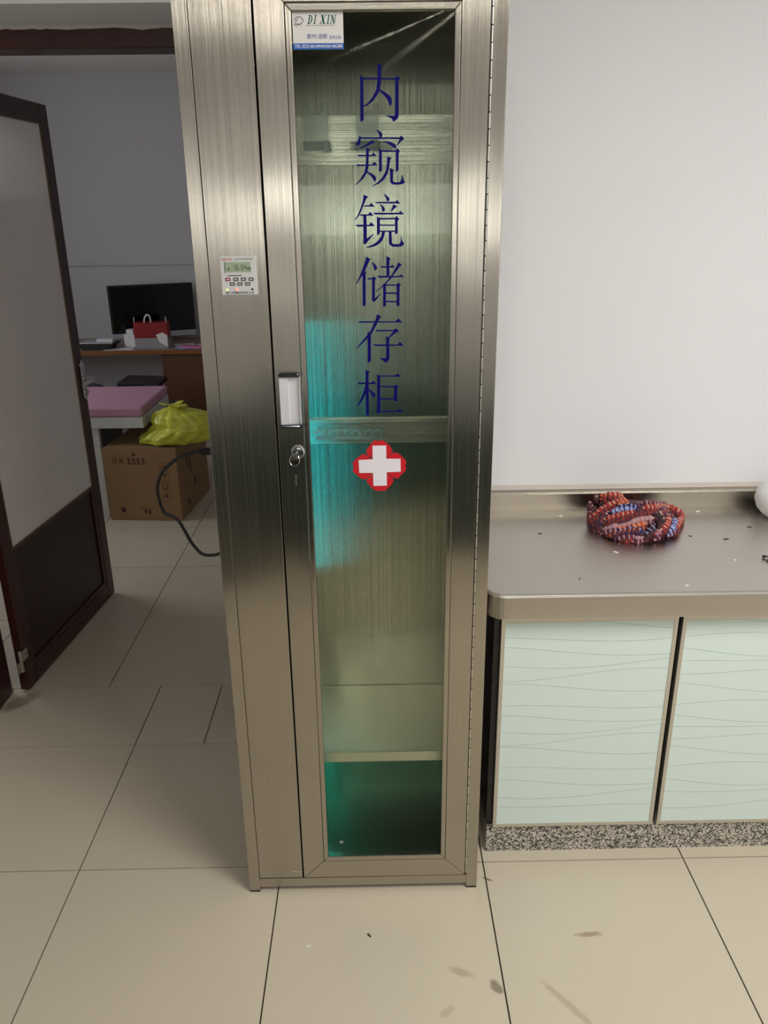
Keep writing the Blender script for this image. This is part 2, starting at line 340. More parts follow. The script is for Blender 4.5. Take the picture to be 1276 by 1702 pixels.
GLYPHS = {   # stroke outlines on the glass, (x, z) in tenths of a millimetre
    'nei': [[(3590,20759),(3655,20719),(3649,19952),(3580,19925)],[(3645,20714),(4290,20703),(4289,20676),(3645,20685)],[(4313,20747),(4388,20692),(4355,20659),(4352,20018),(4328,19972),(4247,19918),(4209,19977),(4082,20040),(4257,20030),(4278,20062),(4285,20685),(4290,20718)],[(3936,20968),(4054,20914),(4019,20894),(4009,20671),(3984,20521),(3930,20404),(3835,20295),(3739,20228),(3661,20194),(3654,20217),(3740,20267),(3826,20363),(3903,20488),(3929,20621),(3935,20704)],[(3969,20513),(4119,20436),(4198,20372),(4221,20317),(4216,20241),(4192,20209),(4173,20216),(4146,20284),(4090,20369),(3969,20475)]],
    'kui': [[(3903,19772),(3936,19770),(4007,19722),(4024,19683),(4006,19639),(3963,19640),(3949,19701)],[(3569,19683),(3583,19626),(3574,19539),(3549,19496),(3510,19489),(3477,19514),(3527,19592),(3543,19648)],[(3576,19645),(4369,19632),(4374,19603),(3575,19616)],[(4403,19669),(4470,19602),(4417,19575),(4321,19484),(4316,19493),(4369,19601),(4369,19632)],[(3814,19594),(3870,19532),(3813,19528),(3658,19460),(3528,19420),(3552,19439),(3669,19499),(3766,19559)],[(4024,19571),(4110,19564),(4206,19542),(4282,19510),(4301,19480),(4296,19431),(4277,19423),(4234,19454),(4110,19534)],[(3685,19449),(3782,19415),(3741,19384),(3728,19071),(3702,18982),(3618,18866),(3459,18746),(3455,18755),(3549,18849),(3639,18982),(3671,19098),(3684,19284)],[(3500,19323),(3800,19316),(3841,19356),(3907,19289),(3535,19287)],[(3474,19140),(3797,19137),(3856,19185),(3920,19115),(3506,19104)],[(3703,19004),(3813,18954),(3871,18908),(3888,18859),(3858,18803),(3840,18814),(3784,18909),(3702,18977)],[(3948,19435),(4008,19395),(4000,19010),(3942,18990)],[(4003,19399),(4291,19392),(4291,19367),(4003,19369)],[(4320,19434),(4380,19375),(4351,19348),(4347,19015),(4287,18985),(4289,19401)],[(4112,19284),(4208,19248),(4176,19217),(4154,19075),(4124,18959),(4045,18844),(3947,18773),(3800,18718),(3795,18727),(3908,18791),(4006,18880),(4081,19005),(4111,19156)],[(4165,19062),(4268,19022),(4233,19003),(4228,18824),(4258,18792),(4356,18791),(4395,18822),(4415,18948),(4434,18885),(4453,18821),(4480,18794),(4443,18763),(4375,18746),(4239,18747),(4190,18775),(4169,18806)]],
    'jing': [[(3621,18564),(3718,18517),(3679,18490),(3617,18358),(3535,18184),(3444,18067),(3432,18082),(3506,18194),(3589,18404)],[(3627,18356),(3730,18355),(3775,18400),(3848,18324),(3617,18329)],[(3540,18180),(3702,18178),(3748,18226),(3825,18149),(3529,18152)],[(3440,17977),(3719,17973),(3769,18022),(3845,17944),(3470,17936)],[(3604,18165),(3673,18164),(3669,17697),(3815,17795),(3816,17780),(3723,17678),(3627,17573),(3585,17628),(3598,17661)],[(4037,18571),(4071,18559),(4144,18499),(4153,18467),(4138,18430),(4104,18426),(4080,18490)],[(3844,18418),(4271,18417),(4310,18456),(4379,18379),(3883,18390)],[(3951,18378),(4020,18340),(4063,18280),(4048,18234),(4004,18227),(3990,18299)],[(4231,18374),(4312,18328),(4255,18282),(4176,18209),(4176,18228),(4221,18333)],[(3806,18209),(4348,18201),(4388,18238),(4454,18167),(3845,18170)],[(3887,18136),(3950,18101),(3944,17788),(3884,17761)],[(3948,18106),(4264,18102),(4264,18070),(3947,18073)],[(4299,18134),(4361,18071),(4323,18046),(4322,17798),(4267,17771),(4264,18102)],[(3946,17974),(4263,17970),(4263,17944),(3946,17948)],[(3945,17854),(4262,17850),(4262,17822),(3944,17826)],[(3994,17839),(4054,17839),(4033,17731),(3982,17637),(3891,17563),(3771,17524),(3660,17512),(3656,17529),(3791,17573),(3902,17648),(3973,17741)],[(4133,17838),(4193,17837),(4196,17616),(4221,17582),(4350,17576),(4380,17614),(4396,17764),(4406,17670),(4425,17627),(4460,17589),(4430,17547),(4370,17527),(4210,17529),(4151,17569),(4133,17617)]],
    'chu': [[(3657,17336),(3744,17272),(3716,17249),(3664,17139),(3580,16975),(3423,16768),(3414,16784),(3508,16947),(3594,17159)],[(3606,17048),(3651,17008),(3630,16984),(3623,16326),(3554,16311),(3564,16966)],[(3761,17229),(3781,17226),(3860,17146),(3882,17102),(3869,17069),(3828,17048),(3814,17079),(3790,17166)],[(3657,16897),(3765,16895),(3801,16932),(3859,16875),(3828,16855),(3823,16472),(3943,16577),(3946,16565),(3876,16471),(3801,16383),(3745,16448),(3758,16473),(3765,16871),(3679,16862)],[(4078,17340),(4170,17287),(4143,17263),(4137,16910),(4079,16911)],[(3937,17136),(4162,17131),(4203,17163),(4263,17105),(3975,17104)],[(3877,16938),(4348,16932),(4393,16965),(4454,16908),(3922,16898)],[(4334,17210),(4414,17154),(4369,17130),(4287,17025),(4165,16871),(4022,16726),(3847,16610),(3842,16628),(3960,16707),(4084,16833),(4206,16977),(4298,17141)],[(4002,16780),(4063,16774),(4056,16305),(3994,16291)],[(4063,16760),(4291,16757),(4291,16730),(4062,16733)],[(4332,16796),(4387,16743),(4357,16717),(4353,16311),(4288,16299),(4291,16757)],[(4059,16593),(4290,16590),(4290,16557),(4058,16560)],[(4057,16415),(4289,16412),(4289,16382),(4057,16385)]],
    'cun': [[(3447,15986),(3472,15991),(4261,15979),(4328,16039),(4413,15952),(3477,15959)],[(3863,16135),(3961,16081),(3927,16054),(3847,15898),(3730,15706),(3604,15575),(3407,15397),(3403,15413),(3552,15586),(3700,15758),(3796,15950),(3839,16050)],[(3647,15764),(3722,15717),(3715,15112),(3641,15077)],[(3813,15797),(4223,15795),(4270,15830),(4347,15762),(4280,15735),(4124,15619),(4108,15630),(4176,15711),(4223,15769),(3845,15766)],[(4053,15669),(4146,15599),(4123,15578),(4125,15164),(4103,15123),(4035,15073),(3988,15124),(3900,15183),(4036,15178),(4052,15207),(4056,15589)],[(3758,15485),(4310,15476),(4362,15526),(4443,15448),(3804,15449)]],
    'gui': [[(3406,14640),(3707,14634),(3761,14676),(3834,14605),(3437,14604)],[(3589,14927),(3687,14878),(3655,14852),(3647,13900),(3580,13877),(3589,14805)],[(3586,14625),(3615,14486),(3586,14379),(3514,14250),(3405,14111),(3386,14127),(3461,14251),(3551,14465)],[(3649,14496),(3741,14436),(3806,14365),(3771,14284),(3744,14296),(3708,14377),(3648,14464)],[(3845,14825),(3914,14790),(3907,13967),(3867,13916),(3807,13974),(3838,14001)],[(3905,14794),(4248,14791),(4307,14836),(4382,14763),(3905,14769)],[(3902,14556),(4215,14550),(4263,14587),(4328,14534),(4294,14508),(4293,14223),(4223,14195),(4218,14245),(3909,14250),(3909,14282),(4218,14273),(4225,14520),(3902,14530)],[(3906,13986),(4281,13978),(4340,14026),(4433,13952),(3905,13956)]],
    'cross': [[(3716,13170),(4031,13173),(4034,12853),(4360,12848),(4366,12532),(4041,12526),(4038,12197),(3722,12194),(3719,12514),(3397,12519),(3387,12831),(3716,12844)],[(3716,12870),(3608,12939),(3564,13020),(3584,13098),(3667,13187),(3734,13271),(3788,13304),(3837,13280),(3864,13258),(3897,13296),(3957,13295),(4016,13250),(4102,13181),(4161,13090),(4175,13010),(4122,12954),(4045,12876)],[(3705,12835),(3608,12917),(3554,12957),(3489,12970),(3422,12931),(3333,12858),(3254,12774),(3253,12705),(3274,12665),(3251,12613),(3254,12544),(3335,12474),(3422,12386),(3487,12361),(3543,12372),(3632,12446),(3699,12503)],[(4045,12853),(4122,12943),(4188,12987),(4264,12997),(4330,12962),(4428,12870),(4494,12789),(4488,12720),(4466,12675),(4499,12617),(4471,12548),(4383,12457),(4316,12377),(4250,12369),(4184,12391),(4107,12461),(4052,12509)],[(3721,12502),(3632,12423),(3564,12354),(3569,12296),(3639,12202),(3726,12107),(3792,12064),(3859,12075),(3926,12062),(4003,12067),(4060,12136),(4160,12228),(4194,12309),(4172,12379),(4107,12438),(4041,12509)]],
}
ROLLS = [
    ('red', [(1.0449,0.5641,0.9059),(1.0641,0.5576,0.9306),(1.0924,0.5645,0.95),(1.1273,0.5726,0.9628),(1.1639,0.5935,0.9683)]),
    ('red', [(1.0788,0.5076,0.9271),(1.104,0.5035,0.9414),(1.1345,0.498,0.9503),(1.1677,0.5013,0.9573)]),
    ('lilac', [(1.0699,0.493,0.9035),(1.0978,0.4749,0.9189),(1.1369,0.4637,0.9314),(1.1644,0.468,0.9409),(1.2194,0.4798,0.9456)]),
    ('red', [(1.1942,0.5174,0.9626),(1.2354,0.5327,0.9607),(1.3032,0.6,0.935),(1.3331,0.6,0.9239),(1.3528,0.6,0.9022),(1.3124,0.5226,0.9114)]),
    ('blue', [(1.0986,0.5253,0.9466),(1.1271,0.5216,0.9563),(1.1711,0.5135,0.9615)]),
    ('navy', [(1.1199,0.5354,0.9572),(1.1536,0.5293,0.9633),(1.1873,0.5222,0.9639)]),
    ('orange', [(1.1294,0.5504,0.9619),(1.1521,0.5629,0.9674),(1.1613,0.5467,0.9672)]),
    ('maroon', [(1.0769,0.4982,0.919),(1.1197,0.4808,0.9367),(1.163,0.4835,0.9495),(1.2223,0.4995,0.9541)]),
    ('redknot', [(1.0855,0.6,0.9792),(1.1092,0.6,0.9669),(1.1227,0.5954,0.9608)]),
    ('red', [(1.0997,0.6,0.979),(1.1337,0.6,0.9784),(1.1668,0.6304,0.9628)]),
    ('grey', [(1.0715,0.6,0.9765),(1.0971,0.6419,0.94),(1.0934,0.5787,0.9508)]),
    ('brown', [(1.0531,0.6,0.9588),(1.0578,0.6,0.9345),(1.0494,0.5722,0.9148)]),
    ('orange', [(1.079,0.4797,0.8998),(1.1062,0.4645,0.9142),(1.156,0.4545,0.9289),(1.1919,0.4587,0.9354)]),
    ('navy', [(1.0919,0.466,0.8963),(1.1152,0.4579,0.9138),(1.1549,0.4489,0.9224),(1.1799,0.4406,0.9166)]),
    ('pink', [(1.0986,0.4599,0.8928),(1.1241,0.4498,0.9081),(1.1563,0.4419,0.9136)]),
    ('red', [(1.1153,0.4484,0.8826),(1.1335,0.4412,0.8969),(1.1534,0.4387,0.9063)]),
    ('lilac', [(1.1441,0.4359,0.8814),(1.1636,0.4329,0.894),(1.1792,0.4345,0.9046)]),
    ('purple', [(1.179,0.4317,0.8971),(1.1935,0.4409,0.9163),(1.2155,0.4541,0.9281)]),
    ('pink', [(1.2093,0.435,0.901),(1.2246,0.4436,0.9118),(1.2166,0.4466,0.9194)]),
    ('red', [(1.2313,0.4491,0.9167),(1.2521,0.4647,0.9233),(1.268,0.4902,0.9335),(1.2729,0.5061,0.9391)]),
    ('blue', [(1.2558,0.4543,0.907),(1.2795,0.4778,0.9147),(1.3022,0.5215,0.9239)]),
    ('brown', [(1.1975,0.5471,0.9679),(1.2433,0.5572,0.962),(1.2967,0.6,0.9427)]),
    ('dark', [(1.2241,0.4962,0.9524),(1.2392,0.4804,0.9407),(1.2284,0.4614,0.9308)]),
    ('red', [(1.2862,0.479,0.9083),(1.3036,0.5059,0.9121),(1.3514,0.6,0.89)]),
]

# ================================================================ THE ROOM
XL, XR, YF, YW, YW2 = -2.4, 3.0, -4.5, 0.77, 1.07        # near room; wall with the doorway from YW to YW2
FXL, FXR, FYB = -3.4, 0.9, 5.85                           # far room
floor = struct('floor', bx(-3.6, 3.2, -4.7, 6.0, -0.08, -0.006), M['grout'], 'beige tiled floor running through the doorway')
tile_cache = {}
def tile(x0, x1, y0, y1):
    g = 0.0021
    w_, d_ = round(x1-x0-2*g, 4), round(y1-y0-2*g, 4)
    if w_ < 0.02 or d_ < 0.02: return
    if (w_, d_) not in tile_cache:
        t = bx(-w_/2, w_/2, -d_/2, d_/2, -0.012, 0.0).build('floor_tile', M['tile'], floor)
        tile_cache[(w_, d_)] = t
    else:
        t = tile_cache[(w_, d_)].copy(); COL.objects.link(t)
    t.location = ((x0+x1)/2, (y0+y1)/2, 0)
def grid(xs, ys):
    for a, b in zip(xs[:-1], xs[1:]):
        for c, d in zip(ys[:-1], ys[1:]): tile(a, b, c, d)
def joints(lo, hi, ref, step=0.6):
    k = math.ceil((lo-ref)/step); out = [lo]
    while ref+k*step < hi-1e-6:
        if ref+k*step > lo+1e-6: out.append(ref+k*step)
        k += 1
    return out+[hi]
grid(joints(XL, XR, -0.5203), joints(YF, 0.6955, 0.0955))
grid([XL, -1.72, -1.1203, -0.5203, -0.268, 0.0797, 0.6797, 1.2797, 1.8797, 2.4797, XR], [0.6955, 1.0882])
grid(joints(FXL, FXR, -0.735), joints(1.0882, FYB, 1.0882))

# wall with the doorway: one shell of three pieces, the head of the opening slightly sloped plaster
OX0, OX1 = -1.15, -0.15
wb = MB()
wb.box(OX1, XR, YW, YW2, 0, CEIL).box(XL, OX0, YW, YW2, 0, CEIL)
wb.prism([(YW, 2.366), (0.95, 2.345), (YW2, 2.345), (YW2, CEIL), (YW, CEIL)], 0, OX0, OX1)
struct('wall_back', wb, M['wall'], 'white wall with the doorway beside the steel cabinet')
struct('wall_left', bx(XL-0.1, XL, YF, YW2, 0, CEIL), M['wall'], 'white side wall left of the doorway')
struct('wall_right', bx(XR, XR+0.1, YF, YW2, 0, CEIL), M['wall'], 'white side wall at the end of the worktop')
wf = MB().box(XL, XR, YF-0.1, YF, 0, 1.62).box(XL, XR, YF-0.1, YF, 2.06, CEIL).box(XL, -0.56, YF-0.1, YF, 1.62, 2.06).box(1.46, XR, YF-0.1, YF, 1.62, 2.06)
struct('wall_front', wf, M['wall'], 'white wall with an added high window opposite the cabinet')
struct('ceiling', bx(XL-0.1, XR+0.1, YF-0.1, YW2, CEIL, CEIL+0.1), M['ceiling'], 'white ceiling')
struct('wall_far', bx(FXL-0.1, FXR+0.1, FYB, FYB+0.1, 0, CEIL), M['farwall'], 'grey-white wall at the back of the far room')
fl = MB().box(FXL-0.1, FXL, YW2, FYB, 0, 1.05).box(FXL-0.1, FXL, YW2, FYB, 2.35, CEIL).box(FXL-0.1, FXL, YW2, 2.2, 1.05, 2.35).box(FXL-0.1, FXL, 3.8, FYB, 1.05, 2.35)
struct('wall_far_left', fl, M['farwall'], 'side wall of the far room with its window')
struct('wall_far_right', bx(FXR, FXR+0.1, YW2, FYB, 0, CEIL), M['farwall'], 'side wall of the far room')
struct('ceiling_far', bx(FXL-0.1, FXR+0.1, YW2, FYB+0.1, CEIL, CEIL+0.1), M['ceiling'], 'ceiling of the far room')
M['pane'] = emit('daylit_pane', (225, 235, 245), 0.8)
w1 = struct('added_window_1', MB().box(-0.56, 1.46, YF-0.08, YF-0.02, 1.62, 1.66).box(-0.56, 1.46, YF-0.08, YF-0.02, 2.02, 2.06).box(-0.56, -0.52, YF-0.08, YF-0.02, 1.66, 2.02).box(1.42, 1.46, YF-0.08, YF-0.02, 1.66, 2.02), M['white_pl'], 'added unseen window opposite the cabinet, for the bright band in its steel')  # added window, shaped for the bright reflection in the cabinet front
bx(-0.52, 1.42, YF-0.055, YF-0.045, 1.66, 2.02).build('pane', M['pane'], w1)
w2 = struct('window_2', MB().box(FXL-0.08, FXL-0.02, 2.2, 3.8, 1.05, 1.1).box(FXL-0.08, FXL-0.02, 2.2, 3.8, 2.3, 2.35).box(FXL-0.08, FXL-0.02, 2.2, 2.25, 1.1, 2.3).box(FXL-0.08, FXL-0.02, 3.75, 3.8, 1.1, 2.3), M['white_pl'], 'window of the far room')
bx(FXL-0.055, FXL-0.045, 2.25, 3.75, 1.1, 2.3).build('pane', M['pane'], w2)
# chair rail on the far wall: moulded strip
struct('trim_1', MB().prism([(FYB, 1.395), (FYB-0.012, 1.395), (FYB-0.02, 1.405), (FYB-0.02, 1.432), (FYB-0.008, 1.445), (FYB, 1.445)], 0, FXL, FXR), M['farwall'], 'pale rail moulding along the far wall')
# brown door frame: two jambs and a head
tf = MB().box(OX0, -1.115, 0.925, 1.06, 0, 2.345).box(-0.185, OX1, 0.925, 1.06, 0, 2.345).box(-1.115, -0.185, 0.95, 1.06, 2.288, 2.345)
struct('trim_2', tf, M['maroon'], 'dark maroon wooden door frame round the doorway', bevel=0.004)
# ragged plaster lip above the frame head
rag = MB(); xs = [OX0+0.02*i for i in range(51)]
rag.prism([(x, 2.338+0.006*noise.noise((x*9, 0, 0))+0.004*noise.noise((x*40, 3, 0))) for x in xs] + [(xs[-1], 2.352), (xs[0], 2.352)], 1, 0.942, 0.9495)
struct('trim_3', rag, M['plaster'], 'ragged plaster edge along the top of the door frame')

# ---------------------------------------------------------------- the open door (door_1)
door = thing('door_1', 'maroon panelled door with white upper board, standing open', None, (-1.049, 1.066, 0), math.atan2(0.9965, 0.0834), kind='structure')
L, T, ZB, ZT = 0.912, 0.038, 0.006, 2.258
def leaf(a, b, c, d, e, f): return bx(a, b, c, d, e, f)
for n_, a in (('stile', (0, 0.062, 0, T, ZB, ZT)), ('stile', (0.840, L, 0, T, ZB, ZT)), ('rail', (0.062, 0.84, 0, T, ZB, 0.08)), ('rail', (0.062, 0.84, 0, T, 2.182, ZT))):
    leaf(*a).build(n_, M['maroon'], door, bevel=0.004, local=True)
leaf(0.062, 0.84, 0.006, T-0.006, 0.606, 2.182).build('upper_board', M['film'], door, local=True)
leaf(0.062, 0.84, 0.012, T-0.010, 0.08, 0.606).build('lower_panel', M['maroon_dark'], door, local=True)
def frame_mb(a, b, c, d, w_, y0, y1):
    m = MB()
    m.prism([(a, c), (b, c), (b-w_, c+w_), (a+w_, c+w_)], 1, y0, y1).prism([(b, c), (b, d), (b-w_, d-w_), (b-w_, c+w_)], 1, y0, y1)
    m.prism([(b, d), (a, d), (a+w_, d-w_), (b-w_, d-w_)], 1, y0, y1).prism([(a, d), (a, c), (a+w_, c+w_), (a+w_, d-w_)], 1, y0, y1)
    return m
frame_mb(0.062, 0.84, 0.08, 0.606, 0.022, 0.003, 0.012).build('moulding', M['maroon'], door, bevel=0.003, local=True)
frame_mb(0.062, 0.84, 0.600, 2.186, 0.008, 0.001, 0.006).build('moulding', plain('brass_brown', (92, 74, 44), 0.4), door, local=True)
# lever handle on a long back plate
hp = MB().prism([(0.868, 1.03), (0.888, 1.012), (0.908, 1.03), (0.910, 1.18), (0.889, 1.20), (0.866, 1.18)], 1, -0.008, 0.0)
hd = hp.build('handle_plate', M['chrome'], door, bevel=0.003, local=True)
MB().tube(curve_pts([(0.889, -0.008, 1.115), (0.889, -0.045, 1.115), (0.876, -0.056, 1.114), (0.82, -0.058, 1.110), (0.775, -0.052, 1.104)], 0.006), 0.0085, 10).build('lever', M['chrome'], hd, smooth=True, local=True)
MB().lathe([(0.012, -0.018), (0.012, -0.008)], (0.889, 0, 1.052), 16, 1).build('key_cylinder', M['chrome'], hd, smooth=True, local=True)
# far side lever
MB().tube(curve_pts([(0.889, T, 1.115), (0.889, T+0.04, 1.115), (0.876, T+0.05, 1.114), (0.80, T+0.05, 1.108)], 0.008), 0.0085, 10).build('lever', M['chrome'], hd, smooth=True, local=True)
for z in (0.10, 1.75):
    h = MB().tube([(-0.014, 0.006, z), (-0.014, 0.006, z+0.095)], 0.007, 10).box(-0.012, 0.030, -0.002, 0.0, z+0.045, z+0.09).box(-0.0445, -0.016, 0.004, 0.007, z+0.005, z+0.05)
    hg = h.build('hinge', M['bright_steel'], door, local=True)
    sc = MB()
    for sx, sz in ((0.012, z+0.056), (0.022, z+0.078), (0.012, z+0.078)): sc.lathe([(0.0035, -0.0035), (0.0028, -0.002)], (sx, 0, sz), 8, 1)
    sc.build('screw', M['chrome'], hg, local=True)

# ================================================================ STEEL ENDOSCOPE CABINET
CW, CD, CT = 0.649, 0.45, 2.292
cab = thing('storage_cabinet', 'tall brushed steel storage cabinet with narrow glass door and blue lettering', 'cabinet', (CW/2, CD/2, 0))
P = 0.030
def cp(name, mb, mat, parent=cab, **k): return mb.build(name, mat, parent, **k)
for x0, y0 in ((0, 0), (CW-P, 0), (0, CD-P), (CW-P, CD-P)):
    po = cp('post', bx(x0, x0+P, y0, y0+P, 0.006, CT), M['steel_v'], bevel=0.0012)
    cp('foot', bx(x0+0.001, x0+P-0.001, y0+0.001, y0+P-0.001, 0, 0.006), M['rubber'], po)
cp('bottom_rail', bx(P, CW-P, 0.0, P, 0.018, 0.048), M['steel_h'], bevel=0.001)
cp('top_rail', bx(P, CW-P, 0.0, P, CT-0.03, CT), M['steel_h'], bevel=0.001)
cp('side_panel', bx(0.002, 0.006, P, CD-P, 0.02, CT), M['steel_side']); cp('side_panel', bx(CW-0.006, CW-0.002, P, CD-P, 0.02, CT), M['steel_side'])
cp('top_panel', bx(P, CW-P, P, CD-P, CT-0.006, CT), M['steel_h'])
cp('base_panel', bx(P, CW-P, P, CD-P, 0.05, 0.06), M['steel_h'])
cp('outer_back', bx(P, CW-P, CD-0.006, CD-0.002, 0.02, CT), M['steel_v'])
cp('control_panel', bx(P+0.0010, 0.1528, 0.0008, 0.012, 0.0495, CT-0.031), M['steel_v'], bevel=0.0012)
# lining of the glazed compartment
IY = 0.385
cp('back_lining', bx(0.156, 0.625, IY, IY+0.003, 0.06, CT-0.008), M['steel_in'])
cp('side_lining', bx(0.150, 0.156, 0.0235, IY, 0.06, CT-0.008), M['steel_side']); cp('side_lining', bx(0.625, 0.630, 0.035, IY, 0.06, CT-0.008), M['steel_side'])
cp('shelf', MB().box(0.157, 0.624, 0.055, IY-0.001, 0.428, 0.436).box(0.157, 0.624, 0.051, 0.056, 0.404, 0.436), M['steel_in_h'], bevel=0.001)
cp('glow_tint_pane', bx(0.157, 0.624, 0.058, 0.062, 0.062, 0.428), M['glow_tint_glass'])  # added pane; its teal tint stands in for lamp glow below the shelf
r1 = cp('holder_rail', MB().box(0.157, 0.624, IY-0.012, IY-0.009, 1.932, 2.042).box(0.157, 0.624, IY-0.010, IY-0.0005, 2.030, 2.042).box(0.157, 0.624, IY-0.010, IY-0.0005, 1.932, 1.940), M['steel_in_h'])
r2 = cp('holder_rail', MB().box(0.157, 0.624, IY-0.014, IY-0.011, 1.222, 1.284).box(0.157, 0.624, IY-0.012, IY-0.0005, 1.276, 1.290), M['steel_in_h'])
cp('seam_light_block', bx(0.1500, 0.1585, 0.0225, 0.0233, 0.05, 2.26), M['gap'])  # black strip added behind the door seam to stop lamp light leaking
# clear acrylic endoscope holders: plate with a rounded notch on a clamp foot
def holder(x, rail, z, w_=0.055, h=0.075, y=0.30):
    pl = [(x, z-0.005)]; pl += [(x+w_, z-0.005), (x+w_, z+h)]
    pl += [(x+w_-0.010, z+h)]
    for i in range(9):
        a = PI*i/8; pl.append((x+w_/2+(w_/2-0.011)*math.cos(a), z+h-0.004-(w_/2-0.011)*1.1*math.sin(a)))
    pl += [(x+0.010, z+h), (x, z+h)]
    o = MB().prism(pl, 1, y, y+0.006).build('acrylic_holder', M['acrylic'], rail, bevel=0.0015)
    MB().box(x-0.004, x+w_+0.004, y-0.006, IY-0.012, z-0.022, z-0.006).box(x+w_-0.012, x+w_, y-0.01, y+0.016, z-0.028, z-0.004).build('acrylic_clamp', M['acrylic'], rail, bevel=0.002)
    return o
holder(0.224, r1, 1.985); holder(0.345, r1, 1.985, 0.052)
MB().box(0.33, 0.43, 0.312, 0.345, 1.962, 1.979).build('acrylic_clamp', M['acrylic'], r1, bevel=0.003)
for x in (0.228, 0.262, 0.325, 0.36, 0.385):
    cl = MB(); pts = [(x+0.012*math.cos(a*PI/8-0.9*PI), 1.253-0.012*math.sin(a*PI/8-0.9*PI)) for a in range(13)]
    cl.tube(curve_pts([(p_[0], 0.352, p_[1]) for p_ in pts], 0.004), 0.0035, 8).build('acrylic_clip', M['acrylic'], r2, smooth=True)
MB().box(0.215, 0.405, 0.362, 0.370, 1.236, 1.244).build('acrylic_bar', M['acrylic'], r2, bevel=0.002)
# teal lamp tubes on the left lining
for z0, z1 in ((0.76, 1.53), (0.09, 0.39)):
    lt = cp('lamp_tube', MB().lathe([(0.010, 0), (0.010, z1-z0)], (0.172, 0.20, z0), 16), M['uv' if z0 > 0.5 else 'uv_low'], smooth=True)
    for zz in (z0-0.02, z1): cp('lamp_cap', MB().lathe([(0.011, 0), (0.011, 0.02)], (0.172, 0.20, zz), 16), M['white_pl'], lt, smooth=True)
# glazed door: mitred frame, glazing beads, pane
DX0, DX1, DZ0, DZ1, BX0, BX1, BZ0, BZ1, GX0, GX1, GZ0, GZ1 = 0.1568, 0.6138, 0.0495, 2.2600, 0.2155, 0.5575, 0.108, 2.2000, 0.2285, 0.5445, 0.124, 2.1855
cdoor = bpy.data.objects.new('door', None); COL.objects.link(cdoor); cdoor.parent = cab; cdoor.location = (DX1-CW/2, -CD/2, 0); cdoor['label'] = 'narrow glazed steel door'
e = 0.0004
for nm, pl, mt in (('door_stile', [(DX0, DZ0), (BX0-e, BZ0), (BX0-e, BZ1), (DX0, DZ1)], 'steel_v'), ('door_stile', [(DX1, DZ0), (DX1, DZ1), (BX1+e, BZ1), (BX1+e, BZ0)], 'steel_v'),
                   ('door_rail', [(DX0+e*2, DZ0), (DX1-e*2, DZ0), (BX1-e, BZ0-e), (BX0+e, BZ0-e)], 'steel_h'), ('door_rail', [(DX0+e*2, DZ1), (BX0+e, BZ1+e), (BX1-e, BZ1+e), (DX1-e*2, DZ1)], 'steel_h')):
    MB().prism(pl, 1, 0.0, 0.022).build(nm, M[mt], cdoor, bevel=0.0008)
s_ = 0.0008
for nm, pl, mt in (('glazing_bead', [(BX0+s_, BZ0+s_), (GX0, GZ0), (GX0, GZ1), (BX0+s_, BZ1-s_)], 'steel_v'), ('glazing_bead', [(BX1-s_, BZ0+s_), (BX1-s_, BZ1-s_), (GX1, GZ1), (GX1, GZ0)], 'steel_v'),
                   ('glazing_bead', [(BX0+s_, BZ0+s_), (BX1-s_, BZ0+s_), (GX1, GZ0), (GX0, GZ0)], 'steel_h'), ('glazing_bead', [(BX0+s_, BZ1-s_), (GX0, GZ1), (GX1, GZ1), (BX1-s_, BZ1-s_)], 'steel_h')):
    MB().prism(pl, 1, -0.0015, 0.016).build(nm, M[mt], cdoor, bevel=0.0015)
bx(GX0-0.006, GX1+0.006, 0.0085, 0.0125, GZ0-0.006, GZ1+0.006).build('glass_pane', M['glass'], cdoor)
# continuous hinge with alternating knuckles
hm = MB(); z = 0.056; k = 0
while z < 2.25:
    hm.tube([(0.6172, 0.0005, z), (0.6172, 0.0005, z+0.0285)], 0.0026 if k % 2 else 0.0021, 8); z += 0.0305; k += 1
hm.build('piano_hinge', M['bright_steel'], cab, smooth=True)
bx(0.6140, 0.6189, 0.006, 0.02, 0.05, 2.26).build('hinge_gap_shade', M['gap'], cab)  # black strip standing in for the shade inside the hinge gap
# handle: dark chrome end caps, pale grip plate and roll
for hz in (1.481, 1.364): bx(0.1660, 0.2125, -0.016, 0.0, hz, hz+0.010).build('handle_cap', M['dark_chrome'], cdoor, bevel=0.004)
MB().box(0.1665, 0.186, -0.010, 0.0, 1.374, 1.481).prism([(0.186, -0.010), (0.188, -0.004), (0.208, -0.004), (0.2115, -0.012), (0.2125, -0.012), (0.2125, 0), (0.186, 0)], 2, 1.374, 1.481).build('handle_grip', M['grip'], cdoor, bevel=0.0015)
# cam lock
lk = MB().lathe([(0.0155, 0), (0.0155, -0.003), (0.0125, -0.006), (0.0105, -0.006), (0.0100, -0.004), (0.0088, -0.004), (0.0085, -0.009), (0.001, -0.009)], (0.2005, 0, 1.3075), 28, 1).build('lock', M['chrome'], cdoor, smooth=True)
